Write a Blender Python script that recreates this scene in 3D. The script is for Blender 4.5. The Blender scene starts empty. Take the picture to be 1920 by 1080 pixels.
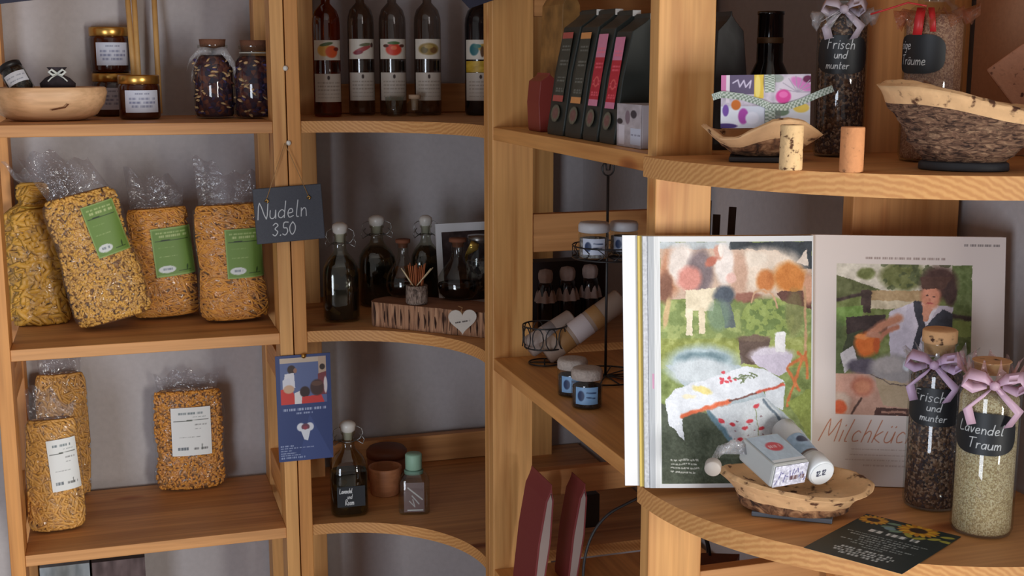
import bpy, math, random
import numpy as np
from mathutils import Vector, Matrix, Euler, noise as mnoise

# ------------------------------------------------------------------ camera, world, lights, exposure
FPX = 2350.0; PITCH = math.atan(425 / 2350.0); YAW = math.radians(17.4)
H = 1.55                                    # eye height above the floor
sc = bpy.context.scene
cam_d = bpy.data.cameras.new('camera'); cam = bpy.data.objects.new('camera', cam_d)
sc.collection.objects.link(cam); sc.camera = cam
cam_d.sensor_fit = 'HORIZONTAL'; cam_d.sensor_width = 36.0; cam_d.lens = 36.0 * FPX / 1920.0
cam_d.clip_start = 0.02
cam.location = (0, 0, H)
cam.rotation_euler = (math.pi / 2 - PITCH, 0, -YAW)
sc.view_settings.view_transform = 'Standard'; sc.view_settings.look = 'None'
sc.view_settings.gamma = 1.0; sc.view_settings.exposure = 1.30
sc.view_settings.use_curve_mapping = False
w = bpy.data.worlds.new('world'); sc.world = w; w.use_nodes = True
w.node_tree.nodes['Background'].inputs[0].default_value = (1.0, 0.93, 0.90, 1)
w.node_tree.nodes['Background'].inputs[1].default_value = 0.105

def area(name, loc, target, sx, sy, power, col):
    l = bpy.data.lights.new(name, 'AREA'); l.shape = 'RECTANGLE'; l.size = sx; l.size_y = sy
    l.energy = power; l.color = col
    o = bpy.data.objects.new(name, l); sc.collection.objects.link(o); o.location = loc
    d = Vector(target) - Vector(loc); o.rotation_euler = d.to_track_quat('-Z', 'Y').to_euler()
    return o
area('window_light', (1.55, -1.25, 1.00), (0.45, 1.8, 1.10), 0.9, 1.1, 30, (1.0, 0.98, 0.92))
area('door_light', (-1.3, -0.6, 0.75), (0.6, 2.3, 0.75), 0.7, 1.3, 13, (0.80, 0.88, 1.0))

# ------------------------------------------------------------------ projection helpers (pixel on the photo -> point in the room)
_F = np.array([math.sin(YAW) * math.cos(PITCH), math.cos(YAW) * math.cos(PITCH), -math.sin(PITCH)])
_R = np.array([math.cos(YAW), -math.sin(YAW), 0.0]); _U = np.cross(_R, _F)
CAMP = np.array([0, 0, H])
def ray(x, y): return _F + (x - 960) / FPX * _R + (540 - y) / FPX * _U
def onY(x, y, Y): r = ray(x, y); return CAMP + r * Y / r[1]
def onX(x, y, X): r = ray(x, y); return CAMP + r * X / r[0]
def onZ(x, y, Z): r = ray(x, y); return CAMP + r * (Z - H) / r[2]
def depth(p): return float((np.array(p) - CAMP) @ _F)
def proj(p):
    d = np.array(p) - CAMP; k = d @ _F
    return 960 + FPX * (d @ _R) / k, 540 - FPX * (d @ _U) / k
def facing(p): return math.atan2(-p[0], p[1])
def spot(x0, x1, yb, yt, Z, dr=1.0):
    """footprint on a shelf: centre, width and height of a thing seen in this box"""
    xm = (x0 + x1) / 2; p = onZ(xm, yb, Z); n = p[:2] / np.linalg.norm(p[:2])
    for _ in range(4):
        c = p.copy(); 
        wd = (x1 - x0) * depth(c) / FPX; c[:2] = p[:2] + n * wd / 2 * dr
        wd = (x1 - x0) * depth(c) / FPX; c[:2] = p[:2] + n * wd / 2 * dr
    top = onY(xm, yt, c[1])
    return Vector(c), wd, top[2] - Z

Z1, Z2, Z3 = H - 0.1023, H - 0.476, H - 0.840
Z4 = Z3 - 0.368; Z0 = Z1 + 0.372
YW = 2.535                                   # back wall
XW = 0.955                                   # right wall

# ------------------------------------------------------------------ materials
MATS = {}
def s2l(c):
    return tuple(((x / 255.0) / 12.92 if x / 255.0 <= 0.04045 else ((x / 255.0 + 0.055) / 1.055) ** 2.4) for x in c)
def new_mat(name):
    m = bpy.data.materials.new(name); m.use_nodes = True
    nt = m.node_tree; b = nt.nodes['Principled BSDF']
    return m, nt, b
def N(nt, t, **kw):
    n = nt.nodes.new(t)
    for k, v in kw.items(): setattr(n, k, v)
    return n
def ramp(nt, stops):
    r = N(nt, 'ShaderNodeValToRGB'); e = r.color_ramp.elements
    e[0].position, e[0].color = stops[0][0], (*stops[0][1], 1)
    e[1].position, e[1].color = stops[-1][0], (*stops[-1][1], 1)
    for p, c in stops[1:-1]:
        q = e.new(p); q.color = (*c, 1)
    return r
def plain(name, rgb, rough=0.5, metal=0.0, bump=0.0, bscale=200, var=0.0, spec=None, sheen=0):
    if name in MATS: return MATS[name]
    m, nt, b = new_mat(name); c = s2l(rgb)
    b.inputs['Base Color'].default_value = (*c, 1); b.inputs['Roughness'].default_value = rough
    b.inputs['Metallic'].default_value = metal
    if spec is not None: b.inputs['Specular IOR Level'].default_value = spec
    if bump or var:
        tc = N(nt, 'ShaderNodeTexCoord'); nz = N(nt, 'ShaderNodeTexNoise')
        nz.inputs['Scale'].default_value = bscale; nz.inputs['Detail'].default_value = 4
        nt.links.new(tc.outputs['Object'], nz.inputs['Vector'])
        if bump:
            bp = N(nt, 'ShaderNodeBump'); bp.inputs['Strength'].default_value = bump; bp.inputs['Distance'].default_value = 0.002
            nt.links.new(nz.outputs['Fac'], bp.inputs['Height']); nt.links.new(bp.outputs['Normal'], b.inputs['Normal'])
        if var:
            r = ramp(nt, [(0.3, tuple(x * (1 - var) for x in c)), (0.7, tuple(min(1, x * (1 + var)) for x in c))])
            nt.links.new(nz.outputs['Fac'], r.inputs['Fac']); nt.links.new(r.outputs['Color'], b.inputs['Base Color'])
    MATS[name] = m; return m
def wood(name, axis, base=(214, 152, 86), dark=(180, 114, 54), rough=0.52, seed=0.0, ringy=False):
    if name in MATS: return MATS[name]
    m, nt, b = new_mat(name)
    tc = N(nt, 'ShaderNodeTexCoord'); mp = N(nt, 'ShaderNodeMapping')
    sc_ = [26, 26, 26]; sc_[axis] = 1.6
    mp.inputs['Scale'].default_value = sc_; mp.inputs['Location'].default_value = (seed, seed * 1.7, seed * .6)
    nt.links.new(tc.outputs['Object'], mp.inputs['Vector'])
    nz = N(nt, 'ShaderNodeTexNoise'); nz.inputs['Scale'].default_value = 1.0; nz.inputs['Detail'].default_value = 5
    nz.inputs['Distortion'].default_value = 0.6
    nt.links.new(mp.outputs['Vector'], nz.inputs['Vector'])
    r = ramp(nt, [(0.28, s2l(dark)), (0.47, s2l(base)), (0.6, tuple(min(1, x * 1.12) for x in s2l(base))), (0.78, tuple(x * .8 for x in s2l(base)))])
    nt.links.new(nz.outputs['Fac'], r.inputs['Fac'])
    # fine grain
    mp2 = N(nt, 'ShaderNodeMapping'); s2_ = [150, 150, 150]; s2_[axis] = 5
    mp2.inputs['Scale'].default_value = s2_; nt.links.new(tc.outputs['Object'], mp2.inputs['Vector'])
    n2 = N(nt, 'ShaderNodeTexNoise'); n2.inputs['Scale'].default_value = 1.0; n2.inputs['Detail'].default_value = 2
    nt.links.new(mp2.outputs['Vector'], n2.inputs['Vector'])
    mx = N(nt, 'ShaderNodeMix', data_type='RGBA', blend_type='MULTIPLY'); mx.inputs[0].default_value = 0.35
    r2 = ramp(nt, [(0.35, (0.6, 0.52, 0.42)), (0.6, (1, 1, 1))])
    nt.links.new(n2.outputs['Fac'], r2.inputs['Fac'])
    nt.links.new(r.outputs['Color'], mx.inputs[6]); nt.links.new(r2.outputs['Color'], mx.inputs[7])
    # knots
    mp3 = N(nt, 'ShaderNodeMapping'); s3_ = [11, 11, 11]; s3_[axis] = 4.5
    mp3.inputs['Scale'].default_value = s3_; mp3.inputs['Location'].default_value = (seed * 3 + .3, .1, seed)
    nt.links.new(tc.outputs['Object'], mp3.inputs['Vector'])
    vo = N(nt, 'ShaderNodeTexVoronoi'); vo.inputs['Scale'].default_value = 1.0
    nt.links.new(mp3.outputs['Vector'], vo.inputs['Vector'])
    r3 = ramp(nt, [(0.05, (0.40, 0.2, 0.1)), (0.11, (0.72, 0.5, 0.35)), (0.17, (1, 1, 1))])
    nt.links.new(vo.outputs['Distance'], r3.inputs['Fac'])
    m3 = N(nt, 'ShaderNodeMix', data_type='RGBA', blend_type='MULTIPLY'); m3.inputs[0].default_value = 0.85
    nt.links.new(mx.outputs[2], m3.inputs[6]); nt.links.new(r3.outputs['Color'], m3.inputs[7])
    nt.links.new(m3.outputs[2], b.inputs['Base Color'])
    b.inputs['Roughness'].default_value = rough
    bp = N(nt, 'ShaderNodeBump'); bp.inputs['Strength'].default_value = 0.12; bp.inputs['Distance'].default_value = 0.001
    nt.links.new(n2.outputs['Fac'], bp.inputs['Height']); nt.links.new(bp.outputs['Normal'], b.inputs['Normal'])
    MATS[name] = m; return m
def endgrain(name):
    """saw-cut curved edge: slanted growth lines"""
    if name in MATS: return MATS[name]
    m, nt, b = new_mat(name)
    tc = N(nt, 'ShaderNodeTexCoord'); wv = N(nt, 'ShaderNodeTexWave'); wv.bands_direction = 'DIAGONAL'
    wv.inputs['Scale'].default_value = 95; wv.inputs['Distortion'].default_value = 3.5; wv.inputs['Detail'].default_value = 3
    nt.links.new(tc.outputs['Object'], wv.inputs['Vector'])
    r = ramp(nt, [(0.1, s2l((196, 136, 78))), (0.6, s2l((208, 150, 88))), (0.95, s2l((214, 158, 96)))])
    nt.links.new(wv.outputs['Fac'], r.inputs['Fac']); nt.links.new(r.outputs['Color'], b.inputs['Base Color'])
    b.inputs['Roughness'].default_value = 0.6
    MATS[name] = m; return m
def clear(name, tint=(255, 255, 255), gloss=0.08, rough=0.03, crinkle=0.0, cscale=60, haze=0.0, edge=0.55, hazecol=(225, 225, 230)):
    """thin clear sheet or glass wall: see-through with a Fresnel reflection"""
    if name in MATS: return MATS[name]
    m, nt, b = new_mat(name); nt.nodes.remove(b); out = nt.nodes['Material Output']
    tr = N(nt, 'ShaderNodeBsdfTransparent'); tr.inputs[0].default_value = (*s2l(tint), 1)
    gl = N(nt, 'ShaderNodeBsdfGlossy'); gl.inputs['Roughness'].default_value = rough
    lw = N(nt, 'ShaderNodeLayerWeight'); lw.inputs['Blend'].default_value = 0.25
    mr = N(nt, 'ShaderNodeMapRange'); mr.inputs['To Min'].default_value = gloss; mr.inputs['To Max'].default_value = edge
    pw = N(nt, 'ShaderNodeMath', operation='POWER'); pw.inputs[1].default_value = 2.2
    nt.links.new(lw.outputs['Facing'], pw.inputs[0]); nt.links.new(pw.outputs[0], mr.inputs['Value'])
    mix = N(nt, 'ShaderNodeMixShader')
    nt.links.new(mr.outputs[0], mix.inputs[0]); nt.links.new(tr.outputs[0], mix.inputs[1]); nt.links.new(gl.outputs[0], mix.inputs[2])
    last = mix
    if crinkle:
        tc = N(nt, 'ShaderNodeTexCoord'); nz = N(nt, 'ShaderNodeTexNoise'); nz.inputs['Scale'].default_value = cscale
        nz.inputs['Detail'].default_value = 3; nz.inputs['Distortion'].default_value = 1.0
        nt.links.new(tc.outputs['Object'], nz.inputs['Vector'])
        bp = N(nt, 'ShaderNodeBump'); bp.inputs['Strength'].default_value = crinkle; bp.inputs['Distance'].default_value = 0.012
        nt.links.new(nz.outputs['Fac'], bp.inputs['Height']); nt.links.new(bp.outputs['Normal'], gl.inputs['Normal'])
    if haze:
        df = N(nt, 'ShaderNodeBsdfDiffuse'); df.inputs[0].default_value = (*s2l(hazecol), 1)
        m2 = N(nt, 'ShaderNodeMixShader'); m2.inputs[0].default_value = haze
        nt.links.new(mix.outputs[0], m2.inputs[1]); nt.links.new(df.outputs[0], m2.inputs[2]); last = m2
    nt.links.new(last.outputs[0], out.inputs[0])
    MATS[name] = m; return m
def grains(name, cols, scale=350, rough=0.8, bump=0.6):
    """mixed grains, salt, petals: random colour per cell"""
    if name in MATS: return MATS[name]
    m, nt, b = new_mat(name)
    tc = N(nt, 'ShaderNodeTexCoord'); vo = N(nt, 'ShaderNodeTexVoronoi'); vo.inputs['Scale'].default_value = scale
    nt.links.new(tc.outputs['Object'], vo.inputs['Vector'])
    sp = N(nt, 'ShaderNodeSeparateColor'); nt.links.new(vo.outputs['Color'], sp.inputs[0])
    st = [(i / max(1, len(cols)), s2l(c)) for i, c in enumerate(cols)]
    r = ramp(nt, st if len(st) > 1 else st * 2); r.color_ramp.interpolation = 'CONSTANT'
    nt.links.new(sp.outputs[0], r.inputs['Fac']); nt.links.new(r.outputs['Color'], b.inputs['Base Color'])
    bp = N(nt, 'ShaderNodeBump'); bp.inputs['Strength'].default_value = bump; bp.inputs['Distance'].default_value = 0.002
    bp.invert = True
    nt.links.new(vo.outputs['Distance'], bp.inputs['Height']); nt.links.new(bp.outputs['Normal'], b.inputs['Normal'])
    b.inputs['Roughness'].default_value = rough
    MATS[name] = m; return m
def bark(name, c1, c2, c3, scale=(40, 40, 120), bump=1.0):
    if name in MATS: return MATS[name]
    m, nt, b = new_mat(name)
    tc = N(nt, 'ShaderNodeTexCoord'); mp = N(nt, 'ShaderNodeMapping'); mp.inputs['Scale'].default_value = scale
    nt.links.new(tc.outputs['Object'], mp.inputs['Vector'])
    nz = N(nt, 'ShaderNodeTexNoise'); nz.inputs['Scale'].default_value = 1; nz.inputs['Detail'].default_value = 6; nz.inputs['Distortion'].default_value = 1.2
    nt.links.new(mp.outputs['Vector'], nz.inputs['Vector'])
    r = ramp(nt, [(0.35, s2l(c1)), (0.5, s2l(c2)), (0.7, s2l(c3))])
    nt.links.new(nz.outputs['Fac'], r.inputs['Fac']); nt.links.new(r.outputs['Color'], b.inputs['Base Color'])
    bp = N(nt, 'ShaderNodeBump'); bp.inputs['Strength'].default_value = bump; bp.inputs['Distance'].default_value = 0.006
    nt.links.new(nz.outputs['Fac'], bp.inputs['Height']); nt.links.new(bp.outputs['Normal'], b.inputs['Normal'])
    b.inputs['Roughness'].default_value = 0.9
    MATS[name] = m; return m
def cork(name='cork', base=(214, 166, 118), pit=(70, 40, 25), scale=90, thr=0.30):
    if name in MATS: return MATS[name]
    m, nt, b = new_mat(name)
    tc = N(nt, 'ShaderNodeTexCoord'); nz = N(nt, 'ShaderNodeTexNoise'); nz.inputs['Scale'].default_value = scale
    nz.inputs['Detail'].default_value = 4; nt.links.new(tc.outputs['Object'], nz.inputs['Vector'])
    b0 = s2l(base)
    r = ramp(nt, [(thr, s2l(pit)), (thr + .07, b0), (0.62, tuple(x * 1.1 for x in b0)), (0.75, tuple(x * .8 for x in b0))])
    nt.links.new(nz.outputs['Fac'], r.inputs['Fac']); nt.links.new(r.outputs['Color'], b.inputs['Base Color'])
    bp = N(nt, 'ShaderNodeBump'); bp.inputs['Strength'].default_value = 0.5; bp.inputs['Distance'].default_value = 0.002
    nt.links.new(nz.outputs['Fac'], bp.inputs['Height']); nt.links.new(bp.outputs['Normal'], b.inputs['Normal'])
    b.inputs['Roughness'].default_value = 0.85
    MATS[name] = m; return m
def printed(name='print', rough=0.45):
    if name in MATS: return MATS[name]
    m, nt, b = new_mat(name); a = N(nt, 'ShaderNodeAttribute', attribute_name='Col')
    nt.links.new(a.outputs['Color'], b.inputs['Base Color']); b.inputs['Roughness'].default_value = rough
    MATS[name] = m; return m

WX = wood('pine_along_x', 0, base=(206, 148, 92), dark=(170, 112, 62), seed=1.3); WY = wood('pine_along_y', 1, seed=4.1); WZ = wood('pine_upright', 2, base=(214, 158, 94), seed=2.2)
WZ2 = wood('pine_upright_warm', 2, base=(208, 144, 78), seed=7.9); WEDGE = endgrain('pine_sawn_edge')
GLASS = clear('clear_glass', (238, 242, 240), 0.07, 0.03, edge=0.6)
CELLO = clear('cellophane', (252, 252, 252), 0.045, 0.10, crinkle=1.0, cscale=45, haze=0.035, edge=0.35)
COLLAR = clear('cellophane_collar', (246, 246, 248), 0.10, 0.10, crinkle=1.0, cscale=45, haze=0.045, edge=0.6)
CELLO2 = clear('cellophane_ruffle', (250, 250, 250), 0.12, 0.12, crinkle=1.0, cscale=70, haze=0.16, edge=0.45)
BLACK = plain('black_metal', (28, 27, 28), 0.45); SLATE = plain('slate', (62, 64, 70), 0.7, bump=.3, bscale=120, var=.12)
BRASS = plain('brass', (196, 152, 82), 0.3, 0.9); GOLD = plain('gold_lid', (206, 158, 82), 0.28, 0.9)
CERAMIC = plain('white_ceramic', (226, 222, 214), 0.3); STEEL = plain('steel_wire', (150, 148, 145), 0.35, 0.9)
PAPER = plain('white_paper', (232, 232, 234), 0.6); CORK = cork('cork'); CORKR = cork('cork_warm', (206, 140, 92), scale=130)
TWINE = plain('twine', (170, 130, 85), 0.9); PRINT = printed('print', 0.5); GPRINT = printed('glossy_print', 0.38)
MPRINT = printed('magazine_print', 0.62)

# ------------------------------------------------------------------ mesh building
def link(o):
    sc.collection.objects.link(o); return o
class MB:
    def __init__(s): s.v = []; s.f = []; s.m = []; s.sm = []
    def add(s, vs, fs, mi=0, smooth=True, M=None):
        o = len(s.v)
        for p in vs:
            p = Vector(p)
            if M is not None: p = M @ p
            s.v.append(tuple(p))
        for f in fs: s.f.append(tuple(i + o for i in f)); s.m.append(mi); s.sm.append(smooth)
        return s
    def box(s, lo, hi, mi=0, M=None):
        x0, y0, z0 = lo; x1, y1, z1 = hi
        vs = [(x0, y0, z0), (x1, y0, z0), (x1, y1, z0), (x0, y1, z0), (x0, y0, z1), (x1, y0, z1), (x1, y1, z1), (x0, y1, z1)]
        fs = [(0, 3, 2, 1), (4, 5, 6, 7), (0, 1, 5, 4), (1, 2, 6, 5), (2, 3, 7, 6), (3, 0, 4, 7)]
        return s.add(vs, fs, mi, False, M)
    def lathe(s, prof, segs=32, mi=0, n=2.0, ax=1.0, ay=1.0, M=None, smooth=True, closed=False):
        vs = []; fs = []
        for r, z in prof:
            for k in range(segs):
                a = 2 * math.pi * k / segs; ca, sa = math.cos(a), math.sin(a)
                if n != 2.0:
                    q = (abs(ca) ** n + abs(sa) ** n) ** (-1.0 / n)
                else: q = 1.0
                vs.append((r * q * ca * ax, r * q * sa * ay, z))
        R = len(prof)
        for i in range(R - 1):
            for k in range(segs):
                k2 = (k + 1) % segs
                fs.append((i * segs + k, i * segs + k2, (i + 1) * segs + k2, (i + 1) * segs + k))
        if closed:
            for k in range(segs):
                k2 = (k + 1) % segs
                fs.append(((R - 1) * segs + k, (R - 1) * segs + k2, k2, k))
        else:
            if prof[0][0] > 1e-6: fs.append(tuple(range(segs - 1, -1, -1)))
            if prof[-1][0] > 1e-6: fs.append(tuple((R - 1) * segs + k for k in range(segs)))
        return s.add(vs, fs, mi, smooth, M)
    def shell(s, prof, segs=32, mi=0, M=None, n=2.0, ax=1.0, ay=1.0):
        vs = []; fs = []
        for r, z in prof:
            for k in range(segs):
                a = 2 * math.pi * k / segs; ca, sa = math.cos(a), math.sin(a)
                q = (abs(ca) ** n + abs(sa) ** n) ** (-1.0 / n)
                vs.append((r * q * ca * ax, r * q * sa * ay, z))
        for i in range(len(prof) - 1):
            for k in range(segs):
                k2 = (k + 1) % segs
                fs.append((i * segs + k, i * segs + k2, (i + 1) * segs + k2, (i + 1) * segs + k))
        return s.add(vs, fs, mi, True, M)
    def tube(s, pts, r, segs=6, mi=0, M=None, flat=1.0, caps=True, up=(0, 0, 1)):
        pts = [Vector(p) for p in pts]; n = len(pts); vs = []; fs = []
        up = Vector(up); prev = None
        rr = r if isinstance(r, (list, tuple)) else [r] * n
        for i, p in enumerate(pts):
            t = (pts[min(i + 1, n - 1)] - pts[max(i - 1, 0)])
            if t.length < 1e-9: t = Vector((0, 0, 1))
            t.normalize()
            if prev is None:
                a = t.cross(up if abs(t.dot(up)) < 0.9 else Vector((1, 0, 0))).normalized()
            else:
                a = (prev - t * prev.dot(t))
                a = a.normalized() if a.length > 1e-6 else t.orthogonal().normalized()
            b = t.cross(a); prev = a
            for k in range(segs):
                q = 2 * math.pi * k / segs
                vs.append(tuple(p + a * math.cos(q) * rr[i] + b * math.sin(q) * rr[i] * flat))
        for i in range(n - 1):
            for k in range(segs):
                k2 = (k + 1) % segs
                fs.append((i * segs + k, i * segs + k2, (i + 1) * segs + k2, (i + 1) * segs + k))
        if caps:
            fs.append(tuple(range(segs - 1, -1, -1))); fs.append(tuple((n - 1) * segs + k for k in range(segs)))
        return s.add(vs, fs, mi, True, M)
    def ribbon(s, pts, wvec, th=0.0004, mi=0, M=None):
        """strip along pts; wvec: half-width vector, or one per point; a thin closed strip"""
        n = len(pts); vs = []; fs = []
        for i, p in enumerate(pts):
            p = Vector(p); wv = Vector(wvec[i]) if isinstance(wvec[0], (tuple, list, Vector)) else Vector(wvec)
            t = Vector(pts[min(i + 1, n - 1)]) - Vector(pts[max(i - 1, 0)])
            nr = t.cross(wv); nr = nr.normalized() * th if nr.length > 1e-12 else Vector((0, th, 0))
            vs += [p - wv + nr, p + wv + nr, p + wv - nr, p - wv - nr]
        for i in range(n - 1):
            for k in range(4):
                k2 = (k + 1) % 4; fs.append((4 * i + k, 4 * i + k2, 4 * i + 4 + k2, 4 * i + 4 + k))
        fs += [(3, 2, 1, 0), (4 * n - 4, 4 * n - 3, 4 * n - 2, 4 * n - 1)]
        return s.add(vs, fs, mi, True, M)
    def prism(s, poly, z0, z1, mi=0, side=None, M=None):
        n = len(poly)
        vs = [(x, y, z0) for x, y in poly] + [(x, y, z1) for x, y in poly]
        s.add(vs, [tuple(range(n - 1, -1, -1)), tuple(range(n, 2 * n))], mi, False, M)
        return s.add(vs, [(i, (i + 1) % n, n + (i + 1) % n, n + i) for i in range(n)], mi if side is None else side, False, M)
    def build(s, name, mats, parent=None, loc=None, rot=None, bevel=0.0):
        me = bpy.data.meshes.new(name); me.from_pydata(s.v, [], s.f)
        if not isinstance(mats, (list, tuple)): mats = [mats]
        for m in mats: me.materials.append(m)
        me.polygons.foreach_set('material_index', s.m); me.polygons.foreach_set('use_smooth', s.sm)
        me.validate(); me.update()
        o = link(bpy.data.objects.new(name, me))
        if parent is not None: o.parent = parent
        if loc is not None: o.location = loc
        if rot is not None: o.rotation_euler = rot
        if bevel:
            bv = o.modifiers.new('bevel', 'BEVEL'); bv.width = bevel; bv.segments = 2; bv.limit_method = 'ANGLE'
        return o
def tag(o, label, cat, group=None, kind=None):
    o['label'] = label; o['category'] = cat
    if group: o['group'] = group
    if kind: o['kind'] = kind
    return o
def thing(name, label, cat, loc, rz=0.0, group=None, rot=None):
    o = link(bpy.data.objects.new(name, None)); o.empty_display_size = 0.02
    o.location = loc; o.rotation_euler = rot if rot is not None else (0, 0, rz)
    return tag(o, label, cat, group)
def struct(o):
    o['kind'] = 'structure'; return o

# ------------------------------------------------------------------ printed surfaces
def l3(A):
    A = np.clip(A / 255.0, 0, 1); return np.where(A <= 0.04045, A / 12.92, ((A + 0.055) / 1.055) ** 2.4)
def sheet(name, nu, nv, fpos, paint, mat=None, parent=None, keep=None, loc=None, rot=None):
    """a printed sheet: grid nu x nv, fpos(U,V)->Nx3, paint(U,V)->Nx3 sRGB 0..255; U right, V up in 0..1"""
    u, v = np.meshgrid(np.linspace(0, 1, nu), np.linspace(0, 1, nv)); U = u.ravel(); V = v.ravel()
    P = fpos(U, V); C = l3(paint(U, V))
    idx = np.arange(nu * nv).reshape(nv, nu)
    F = np.stack([idx[:-1, :-1], idx[:-1, 1:], idx[1:, 1:], idx[1:, :-1]], -1).reshape(-1, 4)
    if keep is not None:
        k = keep(U, V); F = F[k[F].all(1)]
        used = np.zeros(len(P), bool); used[F.ravel()] = True; mp_ = np.cumsum(used) - 1
        P = P[used]; C = C[used]; F = mp_[F]
    me = bpy.data.meshes.new(name); me.vertices.add(len(P)); me.vertices.foreach_set('co', P.astype(np.float32).ravel())
    me.loops.add(F.size); me.loops.foreach_set('vertex_index', F.astype(np.int32).ravel())
    me.polygons.add(len(F)); me.polygons.foreach_set('loop_start', np.arange(0, F.size, 4, dtype=np.int32))
    me.polygons.foreach_set('use_smooth', np.ones(len(F), bool))
    me.update(calc_edges=True)
    a = me.color_attributes.new('Col', 'FLOAT_COLOR', 'POINT')
    a.data.foreach_set('color', np.concatenate([C, np.ones((len(C), 1))], 1).astype(np.float32).ravel())
    me.materials.append(mat or PRINT)
    o = link(bpy.data.objects.new(name, me))
    if parent is not None: o.parent = parent
    if loc is not None: o.location = loc
    if rot is not None: o.rotation_euler = rot
    return o
def flat(w_, h_, y=0.0, x0=None, z0=0.0):
    x0 = -w_ / 2 if x0 is None else x0
    return lambda U, V: np.stack([x0 + U * w_, np.full_like(U, y), z0 + V * h_], 1)
def wrap(r, ang, z0, z1, a0=0.0, off=0.0006, tilt=0.0):
    """patch on a cylinder, centred on local -y"""
    def f(U, V):
        a = a0 + (U - .5) * ang
        return np.stack([(r + off) * np.sin(a), -(r + off) * np.cos(a), z0 + V * (z1 - z0) + tilt * (U - .5)], 1)
    return f
def vn(x, y, seed=0):
    xi = np.floor(x).astype(np.int64); yi = np.floor(y).astype(np.int64); xf = x - xi; yf = y - yi
    def hsh(a, b):
        q = np.sin(a * 127.1 + b * 311.7 + seed * 74.7) * 43758.5453; return q - np.floor(q)
    xf = xf * xf * (3 - 2 * xf); yf = yf * yf * (3 - 2 * yf)
    return (hsh(xi, yi) * (1 - xf) + hsh(xi + 1, yi) * xf) * (1 - yf) + (hsh(xi, yi + 1) * (1 - xf) + hsh(xi + 1, yi + 1) * xf) * yf
def fb(x, y, seed=0): return (vn(x, y, seed) + .5 * vn(2 * x, 2 * y, seed + 1) + .25 * vn(4 * x, 4 * y, seed + 2)) / 1.75
def warp(X, Y, a, sx):
    return X + (fb(X * sx, Y * sx, 31) - .5) * a, Y + (fb(X * sx, Y * sx, 47) - .5) * a
class Paint:
    def __init__(s, X, Y, bg, soft=1.0): s.X = X; s.Y = Y; s.so = soft; s.C = np.tile(np.array(bg, float), (len(X), 1))
    def put(s, mask, col, a=1.0):
        m = (mask * a)[:, None]; c = np.array(col, float)
        s.C = s.C * (1 - m) + c * m
    def ell(s, cx, cy, rx, ry, col, rot=0, a=1.0, soft=.12):
        c, n = math.cos(math.radians(rot)), math.sin(math.radians(rot)); dx = s.X - cx; dy = s.Y - cy
        soft = soft * s.so; q = np.sqrt(((dx * c + dy * n) / rx) ** 2 + ((-dx * n + dy * c) / ry) ** 2)
        s.put(np.clip((1 + soft - q) / (2 * soft), 0, 1), col, a)
    def poly(s, pts, col, a=1.0):
        x, y = s.X, s.Y; ins = np.zeros(len(x), bool); n = len(pts)
        for i in range(n):
            x1, y1 = pts[i]; x2, y2 = pts[(i + 1) % n]
            if y1 == y2: continue
            c = ((y1 > y) != (y2 > y)) & (x < (x2 - x1) * (y - y1) / (y2 - y1) + x1)
            ins ^= c
        s.put(ins.astype(float), col, a)
    def line(s, pts, wd, col, a=1.0):
        d = np.full(len(s.X), 1e9)
        for (x1, y1), (x2, y2) in zip(pts[:-1], pts[1:]):
            dx, dy = x2 - x1, y2 - y1; L = dx * dx + dy * dy + 1e-12
            t = np.clip(((s.X - x1) * dx + (s.Y - y1) * dy) / L, 0, 1)
            d = np.minimum(d, np.hypot(s.X - x1 - t * dx, s.Y - y1 - t * dy))
        s.put(np.clip((wd - d) / (wd * .6) , 0, 1), col, a)
    def rect(s, x0, y0, x1, y1, col, a=1.0):
        s.put(((s.X >= x0) & (s.X <= x1) & (s.Y >= y0) & (s.Y <= y1)).astype(float), col, a)
    def grain(s, amp, sx, seed=0, mask=None):
        n_ = (fb(s.X * sx, s.Y * sx, seed) - .5) * amp
        s.C = s.C + (n_ if mask is None else n_ * mask)[:, None]
    def words(s, x0, y0, x1, ht, col, seed=1, a=.8):
        """a row of tiny unreadable print"""
        rng = random.Random(seed); x = x0
        while x < x1:
            wl = ht * rng.uniform(1.2, 3.6); e = min(x + wl, x1)
            m = ((s.X >= x) & (s.X <= e) & (abs(s.Y - y0) <= ht / 2)).astype(float) * (0.45 + 0.55 * (np.sin(s.X / ht * 6.3 + x) > -.2))
            s.put(m, col, a); x = e + ht * .6
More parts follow.
